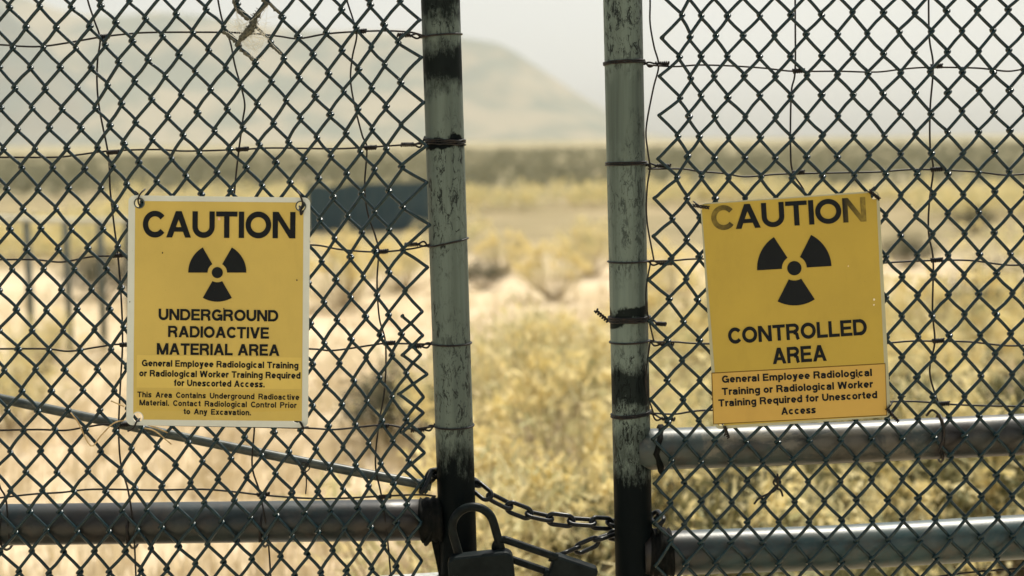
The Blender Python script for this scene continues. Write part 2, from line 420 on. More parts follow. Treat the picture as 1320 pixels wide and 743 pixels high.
for i, (px, py, s, kind, nm, lab) in enumerate(PL):
    g = PG(px, py); root = empty(nm, (g.x, g.y, gz(g.x, g.y)), lab, 'bush', 'brush growing beyond the gate')
    o = bpy.data.objects.new('foliage', proto(kind)); col.objects.link(o); o.parent = root
    root.rotation_euler = (0, 0, random.uniform(0, 6)); k = s * random.uniform(.92, 1.08); root.scale = (k * random.uniform(.95, 1.15), k, k)

def scatter(name, n, area, hrange, bloom, leafn, mats, label, cat, leaf, stems=5):
    b = MB(); rng = random.Random(hash(len(name)) + n)
    tries = 0; done = 0
    while done < n and tries < n * 12:
        tries += 1
        x, y = area(rng)
        if x is None: continue
        h = rng.uniform(*hrange)
        bl = bloom * (1.1 if noise.noise(Vector((x * 1.3, y * 1.3, 9))) > .12 else .05) if y < 12 else bloom
        shrub_into(b, Vector((x, y, gz(x, y))), h, h * rng.uniform(.8, 1.1), leafn, bl, 0, leaf, stems, rng); done += 1
    o = b.build(name, mats, smooth=False, kind='stuff'); tag(o, label, cat)
def px_of(x, y):            # rough photo pixel of a ground point
    d = y + 2.2; return 660 + x / d * F, 182 + 1.5 / d * F
def area_mid(rng):          # yellow bushes 16-40 m out
    y = rng.uniform(13.5, 35); x = rng.uniform(-.5, .5) * (y + 5)
    if y < 22.5 and 340 < px_of(x, y)[0] < 580: return None, None
    if noise.noise(Vector((x * .12, y * .22, 1))) < (.05 if y < 27 else .18): return None, None
    return x, y
def area_near_right(rng):   # brush close behind the right leaf and in the gap
    y = rng.uniform(1.6, 8.5); x = rng.uniform(-.06, .62) * (y + 2.2)
    px, py = px_of(x, y)
    if px < 590 or (px > 850 and y < 5.0): return None, None
    if px < 850 and py < 470: return None, None
    return x, y
def area_far(rng):          # dark sage from 42 m to 230 m
    y = 37 * (6.0 ** rng.random()); x = rng.uniform(-.6, .6) * (y + 5)
    return x, y
scatter('rabbitbrush_patch', 900, area_mid, (.3, .65), .32, 110, [BR_LEAF, BLOOM, STEM], 'patchy yellow and olive brush across the mid distance plain', 'brush', .06)
def area_low_right(rng):    # darker scrub low behind the rails of the right leaf
    y = rng.uniform(1.4, 4.6); x = rng.uniform(.05, .62) * (y + 2.2)
    px, py = px_of(x, y)
    if px < 835: return None, None
    return x, y
OLIVE = m_plain('olive_leaf', (.14, .15, .07), (.33, .30, .15), 5, .8)
scatter('olive_scrub', 46, area_low_right, (.25, .60), .16, 900, [OLIVE, BLOOM, STEM], 'darker olive scrub low behind the two rails of the right leaf', 'brush', .034, 16)
scatter('brush_thicket', 60, area_near_right, (.28, .68), .6, 760, [BR_LEAF, BLOOM, STEM], 'dense low yellow brush thicket behind the gap and right leaf', 'brush', .036, 12)
scatter('sagebrush_plain', 4200, area_far, (.35, .9), .0, 26, [BR_LEAF_D, BLOOM, STEM], 'grey green sagebrush covering the far plain to the horizon', 'brush', .16)
def grass():
    b = MB(); rng = random.Random(4); n = 0
    while n < 3400:
        y = 1.8 + 10 * rng.random() ** 1.3; x = rng.uniform(-.5, .5) * (y + 3)
        px, py = px_of(x, y)
        dens = .55 + .7 * noise.noise(Vector((x * .8, y * .8, 5)))
        if y > 6.5: dens *= .55
        if px > 850: dens *= .35
        if rng.random() > dens: continue
        n += 1; z = gz(x, y); h = rng.uniform(.08, .24)
        for k in range(9):
            a = rng.uniform(0, 2 * PI); q = Vector((x + rng.gauss(0, .03), y + rng.gauss(0, .03), z))
            tip = q + Vector((math.cos(a) * h * .45, math.sin(a) * h * .45, h * rng.uniform(.6, 1.1))); s_ = Vector((math.sin(a), -math.cos(a), 0)) * .0035
            b.add([q - s_, q + s_, tip], [(0, 1, 2)])
    o = b.build('dry_grass', GRASS, smooth=False, kind='stuff'); tag(o, 'pale cured grass covering the open ground behind the gate', 'grass')
grass()

# ------------------------------------------------------------------ far fence pieces
RAILW = m_plain('bleached_rail_paint', (.50, .50, .42), (.66, .64, .52), 8, .7)
GPOST = m_plain('grey_green_post', (.09, .11, .10), (.17, .18, .15), 12, .7)
SCR = m_plain('dark_blue_green_sheet', (.040, .078, .100), (.058, .100, .122), 3, .55)
def low_railing():
    Yd = 8.1
    base = P(84, 450, Yd); root = empty('low_railing', (base.x, Yd, 0), 'low railing of dull posts under a pale top rail at far left in the brush', 'railing')
    for px in (-16, 34, 84, 128, 163, 212, 262):
        t_ = P(px, 286, Yd); b = MB()
        b.tube([(t_.x, Yd, -.05), (t_.x, Yd, t_.z)], .026, 12); b.build('post', GPOST, root)
    b = MB(); a = P(-120, 272, Yd); c = P(60, 285, Yd); e = P(300, 283, Yd)
    b.tube(smooth_path([a, c, e]), .022, 10); b.build('top_rail', RAILW, root)
low_railing()
def screen():
    Yd = 22.0
    L = P(396, 300, Yd); root = empty('sheet_metal_screen', (L.x + 1.2, Yd, 0), 'low dark blue green metal screen standing in the brush left of the left post', 'screen')
    n = 10; x0 = P(396, 260, Yd).x; x1 = P(566, 260, Yd).x; wd = (x1 - x0) / n
    for i in range(n):
        top = P(396 + (566 - 396) * (i + .5) / n, 240 - 6 * i / n + random.uniform(-1, 1), Yd).z
        b = MB(); xa = x0 + i * wd; g = .001
        prof = [(xa + g, 0), (xa + wd * .3, -.0), (xa + wd * .38, -.004), (xa + wd * .62, -.004), (xa + wd * .7, 0), (xa + wd - g, 0)]
        m_ = len(prof); vs = []
        for z in (0.0, top):
            vs += [(q[0], Yd + q[1], z) for q in prof] + [(q[0], Yd + q[1] + .012, z) for q in reversed(prof)]
        k = 2 * m_
        fs = [(j, (j + 1) % k, (j + 1) % k + k, j + k) for j in range(k)] + [tuple(range(k, 2 * k)), tuple(range(k - 1, -1, -1))]
        b.add(vs, fs); b.build('panel', SCR, root, smooth=False)
    b = MB(); zt = P(460, 252, Yd).z
    b.tube([(x0, Yd + .04, zt), (x1, Yd + .04, zt)], .025, 8); b.build('back_rail', GPOST, root)
screen()

# ------------------------------------------------------------------ gate leaves
YM = -.041     # plane of the chain link
LEFT = empty('gate_leaf', P(300, 743, 0) * 1, 'left gate leaf: scorched pipe post, single rail and chain link carrying the white bordered sign', 'gate', 'pair of chain link gate leaves')
RIGHT = empty('gate_leaf', P(1080, 743, 0) * 1, 'right gate leaf: flaking pipe post, two rails and chain link carrying the tilted sign', 'gate', 'pair of chain link gate leaves')

def post(xa, xb, r, m, parent):
    top = P(xa - (xb - xa) * 330 / 813, -400, 0); bot = P(xb, 743, 0); d = (bot - top) / (bot - top).length
    end = top + d * ((top.z - .03) / -d.z)
    b = MB(); n = 60; pts = [top.lerp(end, i / n) for i in range(n + 1)]
    b.tube([top + Vector((0, 0, .02))] + pts, [r * .6] + [r] * (n + 1), 40); return b.build('post', m, parent)
post(565.5, 591.5, .0298, POSTL, LEFT)
post(801.3, 817.5, .0298, POSTR, RIGHT)

def rail(pts, r, m, parent, name='rail'):
    ps = []
    for i in range(len(pts) - 1):
        a, c = Vector(pts[i]), Vector(pts[i + 1]); ps += [a.lerp(c, k / 12) for k in range(12)]
    ps.append(Vector(pts[-1])); b = MB(); b.tube(ps, r, 36); return b.build(name, m, parent)
xl = lambda px: P(px, 680, -.03).x
RL = m_rail('left_rail_steel', [(xl(-200), xl(-5), .01, .0), (xl(60), xl(180), .05, .75), (xl(330), xl(352), .03, .6), (xl(470), xl(600), .05, 1)], (.010, .022, .025), .10)
RU = m_rail('upper_right_rail_steel', [(xl(1035), xl(1150), .05, .55), (xl(1195), xl(1250), .02, 1), (xl(1250), xl(1340), .05, .8)], (.048, .068, .066), .75)
RD = m_rail('lower_right_rail_steel', [(xl(800), xl(905), .04, 1)], (.026, .062, .068), .18)
rail([P(-420, 681.5, 0), P(570, 670, 0)], .0325, RL, LEFT)
rail([P(300, 780, 0.01), P(470, 768, 0.01), P(575, 762, 0.01)], .030, m_rail('bottom_left_rail_steel', [], (.45, .47, .44)), LEFT)
rail([P(-420, 799, 0.01), P(300, 780, 0.01)], .030, RL, LEFT)
rail([P(822, 580, 0), P(1080, 571, 0), P(1740, 541, 0)], .0325, RU, RIGHT)
rail([P(830, 714, 0), P(1080, 706, 0), P(1740, 668, 0)], .0350, RD, RIGHT)
# weld beads where rails meet posts
WELD = m_plain('rusty_weld', (.003, .005, .005), (.010, .010, .009), 90, .8, .0, .5, .003)
WELD.node_tree.nodes['Principled BSDF'].inputs['Specular IOR Level'].default_value = .08
def weld(px, py, hpx, parent, side):
    b = MB(); n = 26; pts = []
    for i in range(n):
        a = 2 * PI * i / n
        c = P(px, py + hpx * .5 * math.sin(a), 0); rad = .031 * math.cos(a)
        pts.append(c + Vector((side * (.012 * abs(math.sin(a)) + random.uniform(-.001, .001)), -rad * 1.04, 0)))
    b.tube(pts, [.0042 * random.uniform(.7, 1.3) for _ in pts], 7, closed=True); b.build('weld_bead', WELD, parent)
weld(559, 673, 56, LEFT, -1); weld(843, 580, 58, RIGHT, 1); weld(846, 714, 62, RIGHT, 1)

def sleeve(pts, r, parent):
    b = MB(); ps = [P(*p) for p in pts]; ps = smooth_path(ps, 6); n = len(ps)
    b.tube(ps, [r * (1 + .05 * math.sin(i * 1.9) + random.uniform(-.02, .02)) * (.9 if i in (0, n - 1) else 1) for i in range(n)], 28); b.build('sleeve', WELD, parent)
sleeve([(541, 671, 0), (556, 670, 0), (572, 669, 0)], .0350, LEFT)
sleeve([(836, 712, 0), (852, 713, 0), (868, 712, 0)], .0372, RIGHT)
b = MB(); g = [P(556, 695, 0), P(575, 692, 0), P(577, 745, 0), P(566, 742, 0), P(562, 722, 0)]
b.add([q + Vector((0, -.006, 0)) for q in g] + [q + Vector((0, .006, 0)) for q in g], [(4, 3, 2, 1, 0), (5, 6, 7, 8, 9)] + [(i, (i + 1) % 5, (i + 1) % 5 + 5, i + 5) for i in range(5)])
b.build('gusset', WELD, LEFT, smooth=False)
# diagonal brace bar behind the mesh
b = MB(); bp = [P(-420, 423, -.018), P(-60, 500, -.018), P(0, 514, -.018), P(150, 546, -.018), P(300, 577, -.018), P(430, 603, -.018), P(556, 627, -.018)]
b.tube(smooth_path(bp, 5), .0075, 14); b.build('brace_bar', BARM, LEFT)

# ------------------------------------------------------------------ chain link fabric, one woven wire at a time
def strand(node, k, j0, j1, parent, end_edge=None, rad=.0026, rng=random):
    """woven wire between half-columns k and k+1. node(col, j) -> (px, py) of the j-th bend on that half-column."""
    A = []                                  # alternating bends
    for j in range(j0, j1):
        A.append((node(k, j), 0)); A.append((node(k + 1, j), 1))
    pts = []; D = .0041
    W3 = [P(p[0], p[1], YM) for p, s_ in A]
    n = len(A)
    sag = [Vector((rng.gauss(0, .0006), 0, rng.gauss(0, .0006))) for _ in range(n)]
    W3 = [a + s_ for a, s_ in zip(W3, sag)]
    ux = 1.0
    for i in range(n):
        c = W3[i]; side = -1 if A[i][1] == 0 else 1
        ext = c + Vector((side * .0019, 0, 0))
        prv = W3[i - 1] if i > 0 else c + Vector((-side * .024, 0, .03)); nxt = W3[i + 1] if i < n - 1 else c + Vector((-side * .024, 0, -.03))
        # run from a left bend (0) down to a right bend (1) is "\" : at the back; right -> left "/" : in front
        yin = D if side == 1 else -D; yout = -yin
        din = (prv - c).normalized(); dout = (nxt - c).normalized()
        if i > 0: pts.append(ext + din * .0062 + Vector((0, yin, 0)))
        pts.append(ext + din * .0026 + Vector((side * .0006, yin * .85, 0)))
        pts.append(ext + Vector((side * .0012, 0, 0)))
        pts.append(ext + dout * .0026 + Vector((side * .0006, yout * .85, 0)))
        if i < n - 1:
            pts.append(ext + dout * .0062 + Vector((0, yout, 0)))
            mid = c.lerp(nxt, .5) + Vector((rng.gauss(0, .0004), yout, rng.gauss(0, .0005))); pts.append(mid)
    b = MB(); b.tube(smooth_path(pts, 2), rad, 8)
    for _ in range(rng.choice((0, 0, 1, 1, 2))):           # zinc drips frozen on the wire
        q = rng.choice(pts); d = Vector((rng.uniform(-.3, 1), rng.uniform(-1, .2), rng.uniform(-.2, .8))).normalized()
        b.tube([q, q + d * .0035, q + d * rng.uniform(.0045, .006)], [.0016, .0014, .0004], 6)
    return b.build('mesh_wire', WIRE, parent)

OFF = 15
LX = [11.5 - 20 * m for m in range(OFF, 0, -1)] + [11.5, 31.5, 51.5, 71.5, 92, 113, 131, 147, 166, 186, 206, 225, 245, 264, 284, 304, 323.5, 343.5, 362, 381, 400, 419, 438, 457, 476, 494, 513, 538.5]
def left_node(i, j):                    # i = index into LX (i-3 = half-column number)
    k = i - OFF
    base_y = 10 + 52.0 * j + (26 if k % 2 else 0)
    fac = 1 - .8 * (max(k, 0) / 27) ** 2
    x = LX[i] + .0697 * base_y * fac
    if i == len(LX) - 1:
        x = lerp_tab([(0, 538), (77, 540.7), (127, 542), (234, 548), (285, 550), (343, 551), (399, 544), (470, 539), (526, 542), (581, 545), (629, 546), (660, 539), (760, 545)], base_y - 40)
    s_ = lerp_tab([(0, .156), (250, .140), (500, .128), (680, .100)], base_y)
    x00 = 108 + .07 * base_y
    y = base_y - s_ * max(0, x - x00) - (.02 * max(0, x - 40) if 200 < base_y < 560 else 0) * 0
    e_ = .7 + 1.3 * max(0, (x - 470) / 70)
    return (x + random.gauss(0, e_), y + random.gauss(0, e_))
_nc = {}
def ln(i, j):
    if (i, j) not in _nc: _nc[(i, j)] = left_node(i, j)
    return _nc[(i, j)]
for i in range(len(LX) - 1):
    # even half-columns: the right bend below a left bend has the same j; odd: next j
    k = i - OFF
    if k % 2 == 0: f_ = lambda q, j, i=i: ln(q, j)
    else: f_ = lambda q, j, i=i: ln(q, j if q == i else j + 1)
    strand(f_, i, -9, 17, LEFT)

# loose second wire snagged over the edge of the left leaf
_ln = YM; YM = -.047
_ec = {}
def edge_node(q, j):
    if (q, j) not in _ec: _ec[(q, j)] = ((519 if q == 0 else 545) + 3 * math.sin(j * 2.1) + random.gauss(0, 1), 408 + 50 * j + (25 if q else 0) + random.gauss(0, 1))
    return _ec[(q, j)]
strand(edge_node, 0, 0, 5, LEFT)
YM = _ln
RTAB = {0: (855, 837, 847), 1: (877, 861, 864), 2: (890, 880, 883), 3: (904, 900, 903.5), 4: (921, 921, 923), 5: (938, 940.5, 943)}
def right_node(i, j):
    y = (20.2 if i % 2 else -6.0) + 52.5 * j
    yy = min(max(y, 0), 743)
    if i in RTAB: x = lerp_tab([(100, RTAB[i][0]), (430, RTAB[i][1]), (640, RTAB[i][2])], yy)
    else: x = 958.5 + 20.1 * (i - 6) + 4.5 * yy / 650
    y -= .027 * max(0, x - 1000) + .00002 * 0
    y *= 1.0 - .004 * (yy > 0)
    e_ = .65 + .9 * max(0, (930 - x) / 80)
    return (x + random.gauss(0, e_), y + random.gauss(0, e_))
_rc = {}
def rn(i, j):
    if (i, j) not in _rc: _rc[(i, j)] = right_node(i, j)
    return _rc[(i, j)]
for i in range(0, 40):
    # odd i bends sit 26 px lower than even ones
    if i % 2 == 0: f_ = lambda q, j, i=i: rn(q, j)
    else: f_ = lambda q, j, i=i: rn(q, j if q == i else j + 1)
    strand(f_, i, -9, 17, RIGHT)

# ------------------------------------------------------------------ knotted field wire behind the chain link
YW = -.0335
def fwire(name, pix, parent, r=.00155, y=YW, m=None):
    b = MB(); b.tube(smooth_path([P(a, c, y) for a, c in pix], 6), r, 6); return b.build(name, m or DARK, parent)
def coil(a, c, turns, r, parent, name='knot', rw=.0012, wob=.3):
    a, c = Vector(a), Vector(c); ax = (c - a).normalized(); u = ax.cross(Vector((0, 1, 0))).normalized(); v = ax.cross(u)
    pts = []; n = int(turns * 8)
    for i in range(n + 1):
        t = i / n; an = t * turns * 2 * PI; q = r * (1 + random.uniform(-wob, wob) * .4)
        pts.append(a.lerp(c, t) + u * math.cos(an) * q + v * math.sin(an) * q)
    b = MB(); b.tube(pts, rw, 5); return b.build(name, DARK, parent)
LH = [
 [(-40, 58), (0, 58), (28, 60), (55, 60), (90, 55), (130, 48), (165, 44), (200, 42), (290, 42), (330, 44), (360, 47), (385, 50), (420, 44), (460, 41), (500, 40), (530, 42), (548, 47)],
 [(-40, 203), (0, 203), (70, 203), (100, 200), (140, 195), (200, 193), (240, 195), (310, 193), (350, 191), (430, 192), (475, 190), (520, 187), (550, 185)],
 [(-40, 335), (0, 335), (45, 335), (80, 338), (120, 331), (165, 330), (240, 326), (330, 322), (400, 316), (440, 322), (487, 325), (530, 321), (555, 315)],
 [(-40, 450), (0, 450), (60, 450), (90, 453), (130, 447), (165, 444), (300, 448), (400, 450), (430, 452), (480, 445), (500, 443), (556, 444)],
 [(-40, 556), (0, 555), (50, 554), (85, 555), (115, 550), (150, 547), (260, 549), (392, 552), (430, 554), (470, 550), (500, 548), (530, 553), (560, 550)],
 [(-40, 648), (0, 642), (45, 637), (80, 635), (120, 631), (200, 632), (260, 631), (300, 634), (335, 638), (385, 642), (430, 643), (490, 640), (540, 638), (562, 640)]]
LV = [
 [(108, -30), (113, 0), (121, 25), (129, 50), (126, 75), (125, 105), (128, 140), (138, 190), (141, 215), (142, 245), (147, 290), (152, 330), (156, 380), (158, 440), (155, 500), (153, 555), (156, 600), (165, 632), (172, 680), (176, 760)],
 [(277, -30), (281, 0), (287, 28), (297, 55), (303, 85), (315, 130), (313, 155), (308, 193), (303, 240), (300, 300), (310, 400), (325, 500), (328, 548), (325, 600), (335, 636), (345, 690), (350, 760)],
 [(440, -30), (447, 0), (455, 25), (460, 45), (454, 75), (452, 105), (458, 140), (467, 175), (473, 192), (470, 240), (474, 275), (484, 305), (488, 325), (486, 365), (489, 410), (497, 443), (496, 500), (488, 550), (484, 600), (492, 641), (500, 700), (505, 760)],
 [(-8, 600), (0, 628), (8, 646), (12, 700)]]
RH = [
 [(835, 84), (870, 86), (900, 84), (940, 85), (985, 88), (1022, 92), (1080, 92), (1130, 93), (1165, 89), (1200, 87), (1260, 88), (1298, 92), (1325, 89), (1380, 88)],
 [(835, 218), (880, 218), (900, 221), (935, 224), (960, 228), (1000, 225), (1030, 224), (1080, 223), (1130, 222), (1170, 219), (1203, 219), (1260, 222), (1298, 226), (1340, 223), (1380, 223)],
 [(838, 337), (870, 336), (903, 334), (1000, 336), (1100, 342), (1142, 339), (1175, 337), (1204, 336), (1250, 336), (1300, 342), (1340, 340), (1380, 339)],
 [(838, 441), (870, 441), (900, 443), (1000, 445), (1100, 447), (1150, 442), (1175, 440), (1205, 440), (1250, 441), (1300, 446), (1340, 444), (1380, 443)],
 [(842, 533), (870, 534), (890, 531), (915, 529), (1000, 528), (1090, 520), (1150, 518), (1185, 518), (1219, 521), (1260, 523), (1320, 524), (1380, 523)],
 [(1150, 752), (1220, 742), (1262, 737), (1320, 733), (1380, 731)]]
RV = [
 [(836, -40), (838, 0), (838, 30), (843, 60), (849, 85), (842, 115), (833, 165), (835, 195), (839, 218)],
 [(838, 218), (834, 245), (834, 285), (843, 336)], [(839, 336), (833, 372), (834, 400), (843, 441)], [(838, 441), (833, 480), (834, 505), (843, 535)],
 [(1026, -40), (1025, 0), (1025, 90), (1020, 120), (1019, 190), (1022, 222), (1038, 250), (1050, 300), (1045, 400), (1050, 520)],
 [(1197, -40), (1197, 0), (1198, 50), (1203, 86), (1199, 140), (1199, 190), (1203, 219), (1198, 260), (1197, 300), (1203, 336), (1202, 400), (1205, 440), (1199, 470), (1200, 490), (1210, 521)]]
def wires(H, V, parent, knots):
    side = -1 if H[0][0][0] < 0 else 1
    for q in H:
        e = q[0] if side < 0 else q[-1]; ext = [(e[0] + side * d, e[1] + dy) for d, dy in ((60, 3), (120, -2), (190, 2), (250, 0))]
        fwire('line_wire', (ext[::-1] + q) if side < 0 else (q + ext), parent)
    V = [([(q[0][0] - 10, -400), (q[0][0] + 4, -300), (q[0][0] - 6, -200), (q[0][0] + 2, -110)] + q) if q[0][1] < -20 else q for q in V]
    for q in V: fwire('stay_wire', q, parent, .00145, YW + .0026)
    for kx, ky in knots: coil(P(kx - 3, ky, YW), P(kx + 12, ky - 1, YW), 6, .0026, parent, rw=.0016)
wires(LH, LV, LEFT, [(129, 48), (141, 197), (308, 193), (473, 191), (148, 330), (488, 325), (158, 445), (497, 443), (155, 548), (489, 550), (335, 638), (492, 641), (460, 41)])
wires(RH, RV, RIGHT, [(1025, 92), (1203, 86), (1025, 223), (1203, 219), (1203, 336), (1205, 440), (1212, 521)])

def wrap(py, cxl, parent, side, turns=1, r=.0014, tilt=0.0, R=.0312, tail=30, name='tie_wire', messy=0):
    """wire round the post, twisted back on itself beside it; cxl = post centre px"""
    c = P(cxl, py, 0); pts = []
    n = int(28 * turns)
    a0 = PI / 2 - side * PI * .5
    for i in range(n + 1):
        a = a0 + 2 * PI * i / 28 + (0 if side > 0 else 0)
        pts.append(c + Vector((math.cos(a) * R, math.sin(a) * R, tilt * math.cos(a) + .0030 * i / 28 * (1 if turns > 1 else .6) + messy * random.uniform(-1, 1))))
    b = MB(); b.tube(pts, r, 6)
    s0 = Vector((side, 0, 0)); e = pts[-1]; st = pts[0]
    tgt = c + s0 * (R + .0012 * tail) + Vector((0, YW, 0))
    k1 = c + s0 * (R + .0012 * tail * .45) + Vector((0, YW * .8, .0))
    b.tube(smooth_path([st, c + s0 * (R + .006) + Vector((0, -.012, .003)), k1, tgt]), r, 6)
    b.tube(smooth_path([e, c + s0 * (R + .006) + Vector((0, -.016, -.004)), k1]), r, 6)
    b.build(name, DARK, parent)
    coil(k1, tgt, 6, .0024, parent, 'twist', .0015)
def cxL(py): return 565.5 + (591.5 - 565.5) * (py + 70) / 813
def cxR(py): return 801.3 + (817.5 - 801.3) * (py + 70) / 813
for py, tl, tn, ms in ((47, .002, 1, 0), (186, -.002, 3, .0012), (313, .006, 1, .0003), (443, 0, 1, 0), (549, .0, 1, 0)):
    wrap(py, cxL(py), LEFT, -1, tn, .0015, tl, tail=28, messy=ms)
for py, tl, tn, ms in ((84, .001, 2, .0005), (214, 0, 2, .0004), (338, 0, 1.0, .0003), (441, .001, 1, 0), (536, .003, 2, .0004)):
    wrap(py, cxR(py), RIGHT, 1, tn, .0015, tl, tail=28, messy=ms)
# heavy band with a twisted pigtail on the left side of the right post
wrap(415, cxR(415), RIGHT, 1, 3, .0018, .0, .0318, 18, messy=.0008)
c = P(783, 414, -.02); tip = P(769, 402, -.03)
coil(c, tip, 5, .0019, RIGHT, 'pigtail', .0019); b = MB()
b.tube([tip, tip + Vector((.002, 0, .005))], .0016, 6); b.tube([tip, tip + Vector((-.004, 0, .001))], .0016, 6); b.build('pigtail', DARK, RIGHT)
# tie wires holding the fabric to the rails
def rail_tie(px, py, hpx, parent, twist=True):
    b = MB(); pts = []
    for i in range(23):
        a = -PI * .2 + 2 * PI * i / 22 * 1.15
        q = P(px + 5 * math.sin(a * .5), py - hpx * .52 * math.sin(a), 0); pts.append(q + Vector((0, -math.cos(a) * .034, 0)))
    b.tube(pts, .0019, 6)
    if twist: b.tube(smooth_path([P(px - 14, py - hpx * .5, -.05), P(px - 6, py - hpx * .62, -.055), P(px + 4, py - hpx * .45, -.052), P(px + 9, py - hpx * .1, -.05), P(px + 2, py + hpx * .3, -.05)]), .0021, 6)
    b.build('rail_tie', DARK, parent)
rail_tie(1208, 565, 58, RIGHT); rail_tie(171, 678, 54, LEFT, False); rail_tie(8, 680, 54, LEFT, False); rail_tie(340, 676, 54, LEFT, False)
# torn wire hanging in the mesh of the right leaf, and one on the left
def twig(paths, parent, r=.0014, m=DARK, name='loose_wire', y=-.050):
    b = MB()
    for q in paths: b.tube(smooth_path([P(a, c, y) for a, c in q], 4), r, 6)
    return b.build(name, m, parent)
twig([[(1002, 611), (1003, 620), (999, 632), (990, 637), (978, 643), (972, 650)], [(999, 630), (1006, 632), (1009, 640)], [(1003, 614), (997, 622), (1003, 630)]], RIGHT, .0017)
twig([[(392, 603), (397, 598), (399, 604), (393, 609), (387, 603), (391, 596), (398, 599)], [(394, 608), (395, 622), (394, 637)]], LEFT, .0011)

# ------------------------------------------------------------------ lettering: drawn grotesque capitals and lower case
def arc(cx, cy, rx, ry, a0, a1, n=14):
    return [(cx + rx * math.cos(math.radians(a0 + (a1 - a0) * i / n)), cy + ry * math.sin(math.radians(a0 + (a1 - a0) * i / n))) for i in range(n + 1)]
def stroke(pts, t, closed=False):
    n = len(pts); L = []; R = []
    for i in range(n):
        if closed: a, b_ = pts[i - 1], pts[(i + 1) % n]
        else: a, b_ = pts[max(i - 1, 0)], pts[min(i + 1, n - 1)]
        dx, dy = b_[0] - a[0], b_[1] - a[1]; l = math.hypot(dx, dy) or 1; nx, ny = -dy / l * t / 2, dx / l * t / 2
        L.append((pts[i][0] + nx, pts[i][1] + ny)); R.append((pts[i][0] - nx, pts[i][1] - ny))
    out = []
    for i in range(n if closed else n - 1):
        j = (i + 1) % n; out.append([L[i], R[i], R[j], L[j]])
    return out
def bar(x0, y0, x1, y1): return [[(x0, y0), (x1, y0), (x1, y1), (x0, y1)]]
def dia(x0, y0, x1, y1, w_): return [[(x0, y0), (x0 + w_, y0), (x1 + w_, y1), (x1, y1)]]
